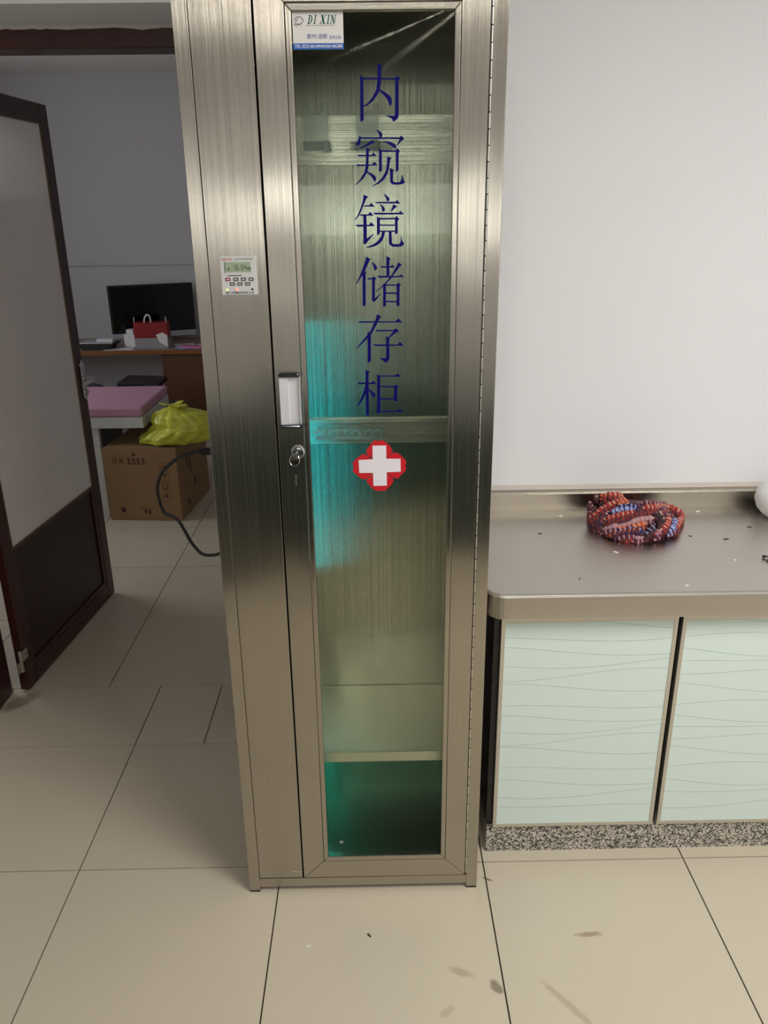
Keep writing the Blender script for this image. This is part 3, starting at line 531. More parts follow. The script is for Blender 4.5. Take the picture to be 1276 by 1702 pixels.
# blue lettering, one mesh for each character
names = {'nei': 'blue character nei, topmost of the column', 'kui': 'blue character kui, second of the column', 'jing': 'blue character jing, third of the column', 'chu': 'blue character chu, fourth of the column', 'cun': 'blue character cun, fifth of the column', 'gui': 'blue character gui, lowest of the column'}
for key, lab in names.items():
    m = MB()
    for i, st in enumerate(GLYPHS[key]): m.prism([(a/1e4, b/1e4) for a, b in st], 1, 0.0078-0.00003*i, 0.0084)
    tag(m.build('lettering_character', M['navy_vinyl'], cab), lab)
em = bpy.data.objects.new('cross_emblem', None); COL.objects.link(em); em.parent = cab; em.location = (0.388-CW/2, 0.0084-CD/2, 1.271); em['label'] = 'white cross on red four-petalled sticker'
for i, st in enumerate(GLYPHS['cross']):
    if i == 0: MB().prism([(a/1e4, b/1e4) for a, b in st], 1, 0.0072, 0.0079).build('cross', M['white_vinyl'], em)
    else: MB().prism([(a/1e4, b/1e4) for a, b in st], 1, 0.0080-0.00004*i, 0.0084).build('petal', M['red_vinyl'], em)
# maker's sticker
sx0, sx1, sz0, sz1, sy = 0.2300, 0.3285, 2.1215, 2.1850, 0.0080
stk = bpy.data.objects.new('sticker', None); COL.objects.link(stk); stk.parent = cab; stk.location = (sx0-CW/2, sy-CD/2, sz0); stk['label'] = 'white and blue maker sticker'
bx(sx0, sx1, sy, sy+0.0005, sz0, sz1).build('sticker_sheet', M['paper'], stk)
bx(sx0, sx1, sy-0.0002, sy, sz0, sz0+0.0105).build('blue_band', M['blue_print'], stk)
def serif(ch):
    b_ = 0.12
    if ch == 'I': return [[(0.05, 0), (0.45, 0), (0.45, 0.07), (0.34, 0.10), (0.34, 0.90), (0.45, 0.93), (0.45, 1), (0.05, 1), (0.05, 0.93), (0.16, 0.90), (0.16, 0.10), (0.05, 0.07)]], 0.5
    if ch == 'D':
        o_ = [[(0.02, 0), (0.16, 0), (0.34, 0), (0.34, 1), (0.02, 1), (0.02, 0.93), (0.14, 0.9), (0.14, 0.1), (0.02, 0.07)]]
        arc = [(0.34+0.44*math.sin(t*PI/12), 0.5-0.5*math.cos(t*PI/12)) for t in range(13)]; inn = [(0.34+0.24*math.sin(t*PI/12), 0.5-0.42*math.cos(t*PI/12)) for t in range(12, -1, -1)]
        return o_+[arc+inn], 0.85
    if ch == 'X': return [[(0.0, 1), (0.30, 1), (0.86, 0), (0.56, 0)], [(0.02, 0), (0.14, 0), (0.82, 1), (0.70, 1)], [(-0.04, 0.94), (0.38, 0.94), (0.38, 1), (-0.04, 1)], [(0.56, 0.94), (0.92, 0.94), (0.92, 1), (0.56, 1)], [(-0.08, 0), (0.28, 0), (0.28, 0.06), (-0.08, 0.06)], [(0.48, 0), (0.94, 0), (0.94, 0.06), (0.48, 0.06)]], 0.95
    if ch == 'N': return [[(0.10, 0), (0.19, 0), (0.19, 1), (0.10, 1)], [(0.02, 1), (0.28, 1), (0.80, 0), (0.62, 0)], [(0.68, 0), (0.78, 0), (0.78, 1), (0.68, 1)], [(0.0, 0), (0.30, 0), (0.30, 0.06), (0.0, 0.06)], [(0.58, 0.94), (0.90, 0.94), (0.90, 1), (0.58, 1)]], 0.9
    return [], 0.7
m = MB(); x = sx0+0.0285; hh = 0.0152; kw = 0.0116
for ch in 'DI XIN':
    pls, adv = serif(ch)
    for pl in pls: m.flat([(x+a*kw+0.22*b*hh, sz0+0.0432+b*hh) for a, b in pl], 1, sy-0.00025)
    x += (adv+0.12)*kw if ch != ' ' else 0.0060
m.flat([(sx0+0.026, sz0+0.0405), (sx0+0.082, sz0+0.0405), (sx0+0.082, sz0+0.0412), (sx0+0.026, sz0+0.0412)], 1, sy-0.00025)
m.build('lettering', M['green_print'], stk, fix=False)
lg = MB(); c0 = (sx0+0.0125, sz0+0.0485)
ring = [(c0[0]+0.0085*math.cos(a), sy-0.0003, c0[1]+0.0062*math.sin(a)+0.001) for a in [PI*0.95-PI*1.62*i/20 for i in range(21)]]
lg.tube(ring, 0.00055, 6).tube([(c0[0]-0.0085, sy-0.0003, c0[1]-0.0068), (c0[0]-0.001, sy-0.0003, c0[1]+0.0055)], 0.0006, 6)
lg.tube([(c0[0]-0.0085, sy-0.0003, c0[1]-0.0068), (c0[0]-0.002, sy-0.0003, c0[1]-0.0066), (c0[0]+0.0045, sy-0.0003, c0[1]-0.0052)], 0.0005, 6).tube(curve_pts([(c0[0]-0.008, sy-0.0003, c0[1]+0.003), (c0[0]-0.0072, sy-0.0003, c0[1]+0.0012), (c0[0]-0.0055, sy-0.0003, c0[1]+0.0025)], 0.0004), 0.0005, 6)
lg.flat([(c0[0]-0.0055, c0[1]-0.0098), (c0[0]-0.004, c0[1]-0.0098), (c0[0]-0.004, c0[1]-0.0085), (c0[0]-0.0055, c0[1]-0.0085)], 1, sy-0.0003).flat([(c0[0]+0.0025, c0[1]-0.0098), (c0[0]+0.004, c0[1]-0.0098), (c0[0]+0.004, c0[1]-0.0085), (c0[0]+0.0025, c0[1]-0.0085)], 1, sy-0.0003)
lg.build('logo', M['logo_print'], stk, fix=False)
join(text_mb('泰州·迪新', sx0+0.0270, sz0+0.0178, 0.0092, 0.0405, y=sy-0.00025, bold=0.008), text_mb('医用设备', sx0+0.0710, sz0+0.0172, 0.0066, 0.0230, y=sy-0.00025)).build('lettering', M['violet_print'], stk, fix=False)
text_mb('TEL 0523-86184406/86186288', sx0+0.0030, sz0+0.0028, 0.0055, 0.0925, y=sy-0.0005, bold=0.012).build('lettering', M['white_vinyl'], stk, fix=False)
# small etched mark on the pane
text_mb('I®', 0.262, 0.162, 0.0095, 0.0095, y=0.0082).build('etched_mark', M['white_vinyl'], cab, fix=False)
# timer switch let into the control panel
tx0, tx1, tz0, tz1, ty = 0.0555, 0.1320, 1.6590, 1.7385, -0.0045
tm = bpy.data.objects.new('timer_switch', None); COL.objects.link(tm); tm.parent = cab; tm.location = (tx0-CW/2, -CD/2, tz0); tm['label'] = 'grey digital timer switch'
bx(tx0, tx1, ty, 0.004, tz0, tz1).build('timer_case', M['timer'], tm, bevel=0.0015)
bx(tx0+0.0100, tx0+0.0650, ty-0.0004, ty+0.001, tz1-0.0330, tz1-0.0120).build('timer_screen', M['lcd'], tm)
bx(tx0+0.0096, tx0+0.0108, ty-0.0008, ty, tz1-0.0335, tz1-0.0115).build('screen_edge', M['dark_print'], tm)
SEG = {'0': 'abcdef', '1': 'bc', '2': 'abged', '3': 'abgcd', '4': 'fgbc', '5': 'afgcd', '6': 'afgecd', '9': 'abcdfg'}
def seg(m, d, x, z, w_, h, t):
    b_ = {'a': (x, x+w_, z+h-t, z+h), 'g': (x, x+w_, z+h/2-t/2, z+h/2+t/2), 'd': (x, x+w_, z, z+t), 'f': (x, x+t, z+h/2, z+h), 'e': (x, x+t, z, z+h/2), 'b': (x+w_-t, x+w_, z+h/2, z+h), 'c': (x+w_-t, x+w_, z, z+h/2)}
    for s in SEG[d]:
        q = b_[s]; m.flat([(q[0], q[2]), (q[1], q[2]), (q[1], q[3]), (q[0], q[3])], 1, ty-0.0006)
m = MB(); zd = tz1-0.0288
for d, x, w_, h in (('2', 0.0160, 0.0035, 0.0052), ('1', 0.0262, 0.0045, 0.0108), ('6', 0.0335, 0.0050, 0.0108), ('3', 0.0435, 0.0050, 0.0108), ('4', 0.0505, 0.0050, 0.0108), ('5', 0.0572, 0.0030, 0.0062), ('9', 0.0612, 0.0030, 0.0062)):
    seg(m, d, tx0+x, zd, w_, h, 0.0011)
for zz in (0.003, 0.0072): m.flat([(tx0+0.0402, zd+zz), (tx0+0.0414, zd+zz), (tx0+0.0414, zd+zz+0.0012), (tx0+0.0402, zd+zz+0.0012)], 1, ty-0.0006)
m.build('digits', M['dark_print'], tm, fix=False)
text_mb('DELIXI', tx0+0.0045, tz1-0.0085, 0.0040, 0.0220, y=ty-0.0003, bold=0.012).build('lettering', M['red_print'], tm, fix=False)
text_mb('KG316T 时控开关', tx0+0.0330, tz1-0.0085, 0.0042, 0.0360, y=ty-0.0003).build('lettering', M['dark_print'], tm, fix=False)
m = MB()
for i in range(8): m.flat([(tx0+0.0155+0.0037*i, tz1-0.0405), (tx0+0.0184+0.0037*i, tz1-0.0405), (tx0+0.0184+0.0037*i, tz1-0.0385), (tx0+0.0155+0.0037*i, tz1-0.0385)], 1, ty-0.0003)
m.build('small_print', M['dark_print'], tm, fix=False)
text_mb('德力西集团有限公司', tx0+0.0080, tz0+0.0020, 0.0055, 0.0600, y=ty-0.0003, bold=0.008).build('lettering', M['dark_print'], tm, fix=False)
for i, (x, z, c_) in enumerate([(0.0095, 0.0290, 'btn_red'), (0.0265, 0.0290, 'btn'), (0.0425, 0.0290, 'btn'), (0.0590, 0.0290, 'btn'), (0.0185, 0.0195, 'btn'), (0.0345, 0.0195, 'btn'), (0.0510, 0.0195, 'btn')]):
    MB().box(tx0+x, tx0+x+0.0105, ty-0.0012, ty, tz0+z, tz0+z+0.0068).build('timer_button', M[c_], tm, bevel=0.001)
m = MB()
for x, z in ((0.0095, 0.0290), (0.0265, 0.0290), (0.0425, 0.0290), (0.0590, 0.0290), (0.0185, 0.0195), (0.0345, 0.0195), (0.0510, 0.0195)):
    for j in range(2): m.flat([(tx0+x+0.0022+0.0033*j, tz0+z+0.0022), (tx0+x+0.0048+0.0033*j, tz0+z+0.0022), (tx0+x+0.0048+0.0033*j, tz0+z+0.0046), (tx0+x+0.0022+0.0033*j, tz0+z+0.0046)], 1, ty-0.0015)
m.build('button_marks', M['white_vinyl'], tm, fix=False)
MB().lathe([(0.0022, -0.0015), (0.0022, 0)], (tx0+0.0115, ty, tz0+0.0110), 12, 1).build('green_light', M['led_green'], tm); MB().lathe([(0.0026, -0.0015), (0.0026, 0)], (tx0+0.0325, ty, tz0+0.0110), 12, 1).build('red_light', M['led_red'], tm)
m = MB()
for j in range(10): m.lathe([(0.0011, -0.0006), (0.0011, 0)], (tx0+0.0655+0.0012*math.cos(j), ty, tz0+0.0115+0.0012*math.sin(j*1.7)), 6, 1)
m.build('small_screw', M['dark_print'], tm)
# scuffs and weld marks belong to the sheet: short bright scratch low on the control panel
MB().tube([(0.125, 0.0006, 0.0735), (0.138, 0.0006, 0.0715), (0.152, 0.0006, 0.0705)], 0.0008, 6).build('scratch', M['bright_steel'], cab)

# keys hanging in the lock
ky = thing('key_set', 'small keys on a ring hanging from the steel cabinet lock', 'keys', (0.2005, -0.012, 1.3075))
MB().box(0.1990, 0.2020, -0.026, -0.0092, 1.3020, 1.3130).build('inserted_key', M['chrome'], ky, bevel=0.0008)
MB().tube([(0.1935+0.0112*math.cos(a*PI/12), -0.020+0.004*math.sin(a*PI/12), 1.2925+0.0130*math.sin(a*PI/12)) for a in range(25)], 0.0009, 8, cap=False).build('key_ring', M['chrome'], ky, smooth=True)
MB().prism([(0.1875, 1.281), (0.1975, 1.283), (0.2005, 1.272), (0.1990, 1.262), (0.1945, 1.256), (0.1890, 1.262), (0.1860, 1.272)], 1, -0.019, -0.015).build('key_head', M['black'], ky, bevel=0.001)
MB().prism([(0.1925, 1.258), (0.1965, 1.258), (0.1965, 1.250), (0.1952, 1.247), (0.1965, 1.244), (0.1952, 1.241), (0.1965, 1.238), (0.1945, 1.229), (0.1925, 1.233)], 1, -0.018, -0.0165).build('key_blade', M['bright_steel'], ky)

# ================================================================ WORKTOP AND BASE CABINETS
CX1 = 2.2; ZT_ = 0.885; YE = 0.083; YS = 0.729
wt = thing('worktop', 'brushed stainless steel worktop with rounded front corner and upstand', 'worktop', (1.4, 0.4, 0.815))
R_ = 0.055; x0 = 0.662
arc = [(x0+R_-R_*math.cos(a*PI/16), YE+R_-R_*math.sin(a*PI/16)) for a in range(9)]
outl = [(x0, YW-0.002)] + arc + [(CX1, YE), (CX1, YW-0.002)]
MB().prism(outl, 2, 0.817, ZT_).build('top_sheet', M['steel_top'], wt, bevel=0.004)
rim_path = [(x0+0.006, YS-0.002)] + [(x0+R_-(R_-0.006)*math.cos(a*PI/16), YE+R_-(R_-0.006)*math.sin(a*PI/16)) for a in range(9)] + [(CX1-0.002, YE+0.006)]
MB().tube([(a, b, ZT_-0.001) for a, b in rim_path], 0.0045, 8).build('raised_rim', M['steel_top'], wt, smooth=True)
MB().prism([(YS, ZT_), (YS, 0.938), (YS+0.005, 0.944), (YW-0.001, 0.944), (YW-0.001, ZT_)], 0, x0, CX1).build('upstand', M['steel_h'], wt)
struct('trim_4', MB().prism([(YW, 0.9445), (YW-0.012, 0.9445), (YW-0.004, 0.954), (YW, 0.958)], 0, x0, XR), M['plaster'], 'rough sealant line where the worktop meets the wall')
pl_ = bx(0.694, CX1, 0.139, 0.70, 0.0, 0.094).build('granite_plinth', M['granite']); tag(pl_, 'speckled grey granite plinth under the mint cabinets', 'plinth')
ep = bx(0.694, 0.709, 0.150, 0.70, 0.094, 0.817).build('end_panel', M['black_granite']); tag(ep, 'black stone end panel between the steel cabinet and mint doors', 'panel')
DW = 0.477
wlines = [(0.772, 0.010, 0.2), (0.735, 0.012, 3.6), (0.690, 0.013, 1.2), (0.655, 0.010, 4.4), (0.618, 0.009, 5.2), (0.575, 0.012, 1.0), (0.520, 0.010, 3.4), (0.475, 0.011, 1.2), (0.440, 0.010, 4.4), (0.405, 0.009, 5.2), (0.365, 0.012, 1.0), (0.310, 0.010, 3.4), (0.255, 0.011, 1.2), (0.215, 0.009, 4.6), (0.175, 0.010, 2.2)]
for i in range(3):
    u0 = 0.7105+i*(DW+0.0125)
    lab = ['mint glass fronted base cabinet next to the steel cabinet', 'mint glass fronted base cabinet cut by the right picture edge', 'mint glass fronted base cabinet at the far end of the worktop'][i]
    bc = thing('base_cabinet', lab, 'cabinet', (u0+DW/2, 0.42, 0.094), group='mint base cabinets')
    MB().box(u0, u0+0.012, 0.152, 0.69, 0.094, 0.817).box(u0+DW-0.012, u0+DW, 0.152, 0.69, 0.094, 0.817).box(u0+0.012, u0+DW-0.012, 0.152, 0.69, 0.094, 0.110).box(u0+0.012, u0+DW-0.012, 0.684, 0.69, 0.11, 0.817).build('carcass', M['black'], bc)
    dr = MB().box(u0+0.008, u0+DW-0.008, 0.1305, 0.147, 0.108, 0.786).build('door', M['mint'], bc)
    f_ = frame_mb(u0, u0+DW, 0.100, 0.795, 0.0105, 0.1285, 0.150).build('door_edge', M['alu'], dr)
    bx(u0, u0+DW, 0.134, 0.150, 0.797, 0.815).build('grip_strip', M['steel_h'], bc)
    for (z, a, ph) in wlines:
        prev = None; m = MB()
        for j in range(25):
            xx = u0+0.011+(DW-0.022)*j/24; zz = z + a*math.sin(2*PI*(xx-u0+i*0.25)/0.95+ph) + 0.010*math.sin(2*PI*(xx-u0)/0.7+ph*2.0)
            zz = min(max(zz, 0.112), 0.783)
            if prev: m.add([(prev[0], 0.1302, prev[1]-0.0006), (xx, 0.1302, zz-0.0005), (xx, 0.1302, zz+0.0005), (prev[0], 0.1302, prev[1]+0.0006)], [(0, 1, 2, 3)])
            prev = (xx, zz)
        m.build('wave_line', M['mintline'], dr, fix=False)

# knitted cloth: crumpled heap with beaded folds
kc = thing('knitted_cloth', 'crumpled multicoloured knitted cloth on the steel worktop', 'cloth', (1.185, 0.575, 0.885))
nu, nv = 40, 14; m = MB(); vs = []
for j in range(nv+1):
    ph = PI/2*j/nv
    for i in range(nu):
        th = 2*PI*i/nu; s = math.cos(ph); nzv = noise.noise((math.cos(th)*1.6*s, math.sin(th)*1.6*s, ph*1.5))
        rr = (1+0.12*noise.noise((math.cos(th)*1.3, math.sin(th)*1.3, 4)))*s
        vs.append((1.185+0.140*rr*math.cos(th), 0.575+0.135*rr*math.sin(th), max(0.8855, 0.8855+0.076*math.sin(ph)*(1+0.35*nzv))))
m.add(vs, [(j*nu+i, j*nu+(i+1) % nu, (j+1)*nu+(i+1) % nu, (j+1)*nu+i) for j in range(nv) for i in range(nu)] + [tuple(range(nu-1, -1, -1))])
KM = {'red': 0, 'navy': 1, 'blue': 2, 'orange': 3, 'maroon': 4, 'lilac': 6, 'dark': 7, 'redknot': 0, 'grey': 7, 'brown': 4, 'pink': 6, 'purple': 7}
mats = [M['k_red'], M['k_navy'], M['k_blue'], M['k_orange'], M['k_maroon'], M['k_pale'], M['k_lilac'], M['k_dark'], M['k_heap']]
m.m = [8]*len(m.f); m.build('heap', mats, kc, smooth=True)
alt = {'red': 5, 'navy': 2, 'blue': 1, 'orange': 5, 'maroon': 0, 'lilac': 5, 'dark': 4, 'redknot': 3, 'grey': 5, 'brown': 6, 'pink': 0, 'purple': 2}
for ri, (col, pts) in enumerate(ROLLS):
    pts = [(a, b, max(c, 0.898)) for a, b, c in pts]
    pp = curve_pts(pts, 0.0016); rs = []; d = 0; cum = []
    for i, q in enumerate(pp):
        if i: d += (q-pp[i-1]).length
        cum.append(d)
    PT = 0.0068
    for i, c in enumerate(cum):
        tpr = min(1, 0.35+min(c, d-c)/0.02)
        rs.append((0.0078+0.0024*abs(math.sin(PI*c/PT))+0.002*noise.noise((c*40, ri, 0)))*tpr)
    wob = [q+Vector((0, 0, 0.003*noise.noise((q.x*60, q.y*60, ri)))) for q in pp]
    MB().tube(wob, rs, 10, KM[col], True, lambda i: (alt[col] if (cum[i]/PT) % 2 < 0.55 else KM[col])).build('fold', mats, kc, smooth=True)
    for (off, k_, c_) in ((Vector((0.003, 0.011, -0.003)), 0.85, 7), (Vector((-0.003, -0.009, -0.009)), 0.95, 4)):   # neighbouring rows of the same fold
        MB().tube([q+off+Vector((0, 0, 0.004*noise.noise((q.x*50, q.y*50, ri+9)))) for q in pp], [r*k_ for r in rs], 8, c_, True, lambda i: (c_ if (cum[i]/PT) % 2 > 0.7 else KM[col])).build('fold', mats, kc, smooth=True)
# white tub cut by the picture edge
bw = MB().lathe([(0.045, 0), (0.062, 0.005), (0.083, 0.028), (0.092, 0.056), (0.087, 0.084), (0.066, 0.108), (0.035, 0.120), (0.004, 0.123)], (1.694, 0.632, 0.8852), 40).build('tub', M['white_pl'], None, smooth=True)
tag(bw, 'white rounded plastic tub cut by the right picture edge', 'tub')
cl = thing('clip', 'small dark metal clip at the right edge of the worktop', 'clip', (1.489, 0.292, 0.885))
MB().tube(curve_pts([(1.478, 0.305, 0.889), (1.49, 0.298, 0.891), (1.52, 0.292, 0.889)], 0.003), 0.004, 8).build('upper_arm', M['dark_chrome'], cl, smooth=True); MB().tube(curve_pts([(1.480, 0.28, 0.888), (1.495, 0.276, 0.889), (1.522, 0.284, 0.889)], 0.003), 0.003, 8).build('lower_arm', M['dark_chrome'], cl, smooth=True)
def scrap(x, y, z, s, dark, ang):
    h = 0.0012 if dark else 0.0016
    q = [(-s, -0.3*s), (-0.2*s, -0.5*s), (s, -0.1*s), (0.7*s, 0.35*s), (-0.1*s, 0.2*s), (-0.8*s, 0.3*s)]
    ca, sa = math.cos(ang), math.sin(ang)
    return MB().prism([(x+a*ca-b*sa, y+a*sa+b*ca) for a, b in q], 2, z, z+h)
for i, (x, y, s, a) in enumerate([(1.439, 0.687, 0.008, 0.3), (0.981, 0.662, 0.007, -0.5), (1.076, 0.361, 0.008, -1.0), (1.394, 0.292, 0.005, 0.5), (1.199, 0.134, 0.005, 0.1)]):
    o = scrap(x, y, 0.885, s, False, a).build('paper_scrap', M['paper'])
    tag(o, ['white scrap on the worktop right of the knitted cloth, by the upstand', 'white sliver on the worktop left of the knitted cloth', 'curled white scrap on the worktop just in front of the knitted cloth', 'round white crumb on the worktop beside the dark clip', 'white crumb on the front rim of the worktop'][i], 'scrap', 'white scraps on the worktop')
for i, (x, y, s, a) in enumerate([(0.883, 0.514, 0.008, 0.2), (1.546, 0.541, 0.008, -0.6), (1.336, 0.475, 0.006, -0.8), (1.433, 0.447, 0.010, 0.0), (0.926, 0.186, 0.005, 1.0)]):
    o = scrap(x, y, 0.885, s*0.9, True, a).build('dark_crumb', M['scrap_dark'])
    tag(o, ['dark crumb near the left end of the worktop', 'dark sliver on the worktop near the white tub', 'dark speck on the worktop just right of the knitted cloth', 'longest dark sliver on the worktop, between cloth and clip', 'dark dot near the front left of the worktop'][i], 'crumb', 'dark crumbs on the worktop')
o = scrap(0.342, -0.156, 0, 0.008, True, -1.0).build('dark_crumb', M['scrap_dark']); tag(o, 'thin dark sliver on the floor in front of the cabinet', 'crumb')
o = scrap(0.180, -0.186, 0, 0.006, False, 0.4).build('paper_scrap', M['paper']); tag(o, 'tiny white scrap on the floor tile before the cabinet', 'scrap')

# ================================================================ POWER CORD beside the cabinet
pc = thing('power_cord', 'black power cord looping out from behind the steel cabinet', 'cord', (-0.1, 0.55, 0.8))
MB().tube(curve_pts([(-0.150, 0.55, 1.155), (-0.167, 0.55, 1.153), (-0.217, 0.55, 1.134), (-0.268, 0.55, 1.091), (-0.288, 0.55, 1.043), (-0.286, 0.55, 0.997), (-0.275, 0.55, 0.960), (-0.258, 0.55, 0.950), (-0.236, 0.55, 0.935), (-0.218, 0.55, 0.898), (-0.200, 0.55, 0.857), (-0.173, 0.55, 0.821), (-0.145, 0.55, 0.815), (-0.111, 0.55, 0.822), (-0.02, 0.55, 0.86), (0.05, 0.52, 0.90), (0.06, 0.452, 0.92)], 0.008), 0.0052, 10).build('cable', M['cord'], pc, smooth=True)
pg = MB().tube([(-0.150, 0.55, 1.155), (-0.140, 0.55, 1.155), (-0.118, 0.55, 1.155), (-0.110, 0.55, 1.155), (-0.04, 0.55, 1.155)], [0.008, 0.011, 0.012, 0.017, 0.019], 12).build('plug', M['rubber'], pc, smooth=True)
MB().tube([(-0.04, 0.55, 1.155), (0.05, 0.55, 1.155), (0.06, 0.451, 1.155)], 0.012, 10).build('plug_stub', M['rubber'], pg, smooth=True, fix=True)

# ================================================================ FAR ROOM
bed = thing('examination_couch', 'pink padded examination couch on a white frame behind the door', 'couch', (-2.0, 3.4, 0))
BXL, BXR, BY0, BY1 = -2.95, -1.045, 3.06, 3.73
MB().box(BXL, BXR, BY0, BY1, 0.662, 0.722).build('mattress', M['pink'], bed, bevel=0.014, seg=3)
MB().box(BXL, BXR, BY0+0.002, BY1-0.002, 0.592, 0.661).build('frame', M['bed_white'], bed, bevel=0.003)
for lx in (-1.372, -2.80):
    for ly in (BY0+0.02, BY1-0.06): MB().prism([(ly, 0), (ly+0.04, 0), (ly+0.04, 0.592), (ly, 0.592)], 0, lx, lx+0.04).build('leg', M['bed_white'], bed)
bo = thing('cardboard_box', 'closed brown cardboard box on the floor under the yellow bag', 'box', (-0.847, 2.995, 0), math.atan2(-0.042, 0.466))
W_, D_, H_ = 0.468, 0.62, 0.474
MB().box(-W_, 0, 0, D_, 0, H_).build('carton', M['card'], bo, bevel=0.004, local=True)
MB().box(-W_+0.01, -0.004, 0.002, D_*0.5-0.001, H_, H_+0.003).build('flap', M['card'], bo, local=True); MB().box(-W_+0.01, -0.004, D_*0.5+0.001, D_-0.002, H_, H_+0.003).build('flap', M['card'], bo, local=True)
m = MB()
def mark(a, b, c, d): m.flat([(a, c), (b, c), (b, d), (a, d)], 1, -0.0012)
for a in (-0.405, -0.388, -0.362, -0.346): mark(a, a+0.004, 0.375, 0.418)
mark(-0.362, -0.342, 0.394, 0.399)
for k in range(4):                              # block of heavy, worn strokes
    a = -0.315+0.030*k
    mark(a, a+0.022, 0.402, 0.408); mark(a+0.002, a+0.020, 0.388, 0.393); mark(a, a+0.024, 0.374, 0.379); mark(a+0.008+0.003*(k % 2), a+0.013+0.003*(k % 2), 0.372, 0.416)
m.flat([(-0.285, 0.428), (-0.255, 0.428), (-0.270, 0.452)], 1, -0.0012)
for a in (0.14, 0.205, 0.27, 0.335):           # handling symbols in a column
    fr = [(-0.110, a), (-0.062, a), (-0.062, a+0.05), (-0.110, a+0.05)]
    for (p1, p2) in zip(fr, fr[1:]+fr[:1]): mark(min(p1[0], p2[0])-0.001, max(p1[0], p2[0])+0.001, min(p1[1], p2[1])-0.001, max(p1[1], p2[1])+0.001)
mark(-0.094, -0.079, 0.158, 0.178)
mark(-0.100, -0.095, 0.215, 0.245); mark(-0.078, -0.073, 0.215, 0.245); mark(-0.104, -0.069, 0.212, 0.216)
mark(-0.100, -0.073, 0.300, 0.308); mark(-0.088, -0.084, 0.278, 0.30); mark(-0.102, -0.072, 0.35, 0.354); mark(-0.09, -0.082, 0.35, 0.372)
mark(-0.39, -0.365, 0.055, 0.085); mark(-0.24, -0.225, 0.05, 0.075); mark(-0.215, -0.2, 0.045, 0.07); mark(-0.27, -0.19, 0.078, 0.082)
tag(m.build('printing', M['card_print'], bo, local=True, fix=False), kind='stuff')
m = MB()
for (a, b, c, d) in ((0.18, 0.20, 0.30, 0.38), (0.12, 0.135, 0.20, 0.22), (0.24, 0.26, 0.25, 0.35), (0.14, 0.17, 0.06, 0.10), (0.3, 0.33, 0.15, 0.2)): m.flat([(a, c), (b, c), (b, d), (a, d)], 0, 0.0012)
tag(m.build('printing', M['card_print'], bo, local=True, fix=False), kind='stuff')
bk = thing('storage_case', 'black case on the floor in the shadow under the pink couch', 'case', (-1.5, 3.7, 0))
MB().box(-1.95, -1.06, 3.75, 3.98, 0.0, 0.50).build('case_body', M['black'], bk, bevel=0.01); MB().box(-1.96, -1.05, 3.74, 3.99, 0.50, 0.56).build('case_lid', M['black'], bk, bevel=0.01)
# tied yellow bag slumped on the box
bag = thing('plastic_bag', 'tied yellow plastic bag slumped on the cardboard box', 'bag', (-0.90, 3.17, 0.478))
nu, nv = 72, 26; prof = [(0, 0.55), (0.04, 0.90), (0.2, 1.0), (0.4, 0.98), (0.6, 0.90), (0.78, 0.70), (0.9, 0.40), (0.97, 0.13), (1.0, 0.10)]
def pr(t):
    for (a, b), (c, d) in zip(prof[:-1], prof[1:]):
        if a <= t <= c: return b+(d-b)*(t-a)/(c-a)
def bagcx(t): return -0.905+0.17*min(t, 0.45)/0.45*0.8 if t < 0.45 else -0.769+(-0.87+0.769)*(t-0.45)/0.55
vs = []
for j in range(nv+1):
    t = j/nv
    for i in range(nu):
        th = 2*PI*i/nu; c, s = math.cos(th), math.sin(th)
        fold = 1 + (0.05+0.10*t)*math.sin(9*th+2.2*t) * noise.noise((c*2, s*2, t*2)) * 2 + 0.10*noise.noise((c*3.1, s*3.1, t*3.5+5)) + 0.09*(0.3-abs(noise.noise((c*4.5, s*4.5, t*5+2)))) + 0.05*abs(noise.noise((c*9, s*9, t*9)))
        r = pr(t)*fold
        vs.append((bagcx(t)+0.245*r*c*(1-0.12*t), 3.18-0.05*t+0.165*r*s, 0.479+0.235*t + (0.014*noise.noise((c*4*r, s*4*r, t*6)) if 0.1 < t < 0.95 else 0)))
m = MB().add(vs, [(j*nu+i, j*nu+(i+1) % nu, (j+1)*nu+(i+1) % nu, (j+1)*nu+i) for j in range(nv) for i in range(nu)] + [tuple(range(nu-1, -1, -1))])
m.build('bag_body', M['bag'], bag, smooth=True)
kn = MB()
kn.tube([(-0.87, 3.13, 0.705), (-0.87, 3.13, 0.722)], [0.020, 0.026], 12)
for (dx, dy, dz, wd) in ((-0.075, -0.03, 0.022, 0.022), (0.10, -0.02, 0.004, 0.04), (0.06, 0.04, 0.02, 0.03)):
    d = Vector((dx, dy, dz)); a = Vector((-0.87, 3.13, 0.716)); sd = d.cross(Vector((0, 0, 1))).normalized()*wd; up = Vector((0, 0, 0.004))
    q = [a+sd*0.3, a-sd*0.3, a+d*0.6-sd, a+d+sd*0.1, a+d*0.6+sd*0.9]
    kn.add([v+up for v in q]+[v-up for v in q], [(0, 1, 2, 3, 4), (9, 8, 7, 6, 5)]+[(i, 5+i, 5+(i+1) % 5, (i+1) % 5) for i in range(5)])
kn.build('bag_knot', M['bag'], bag, smooth=False)

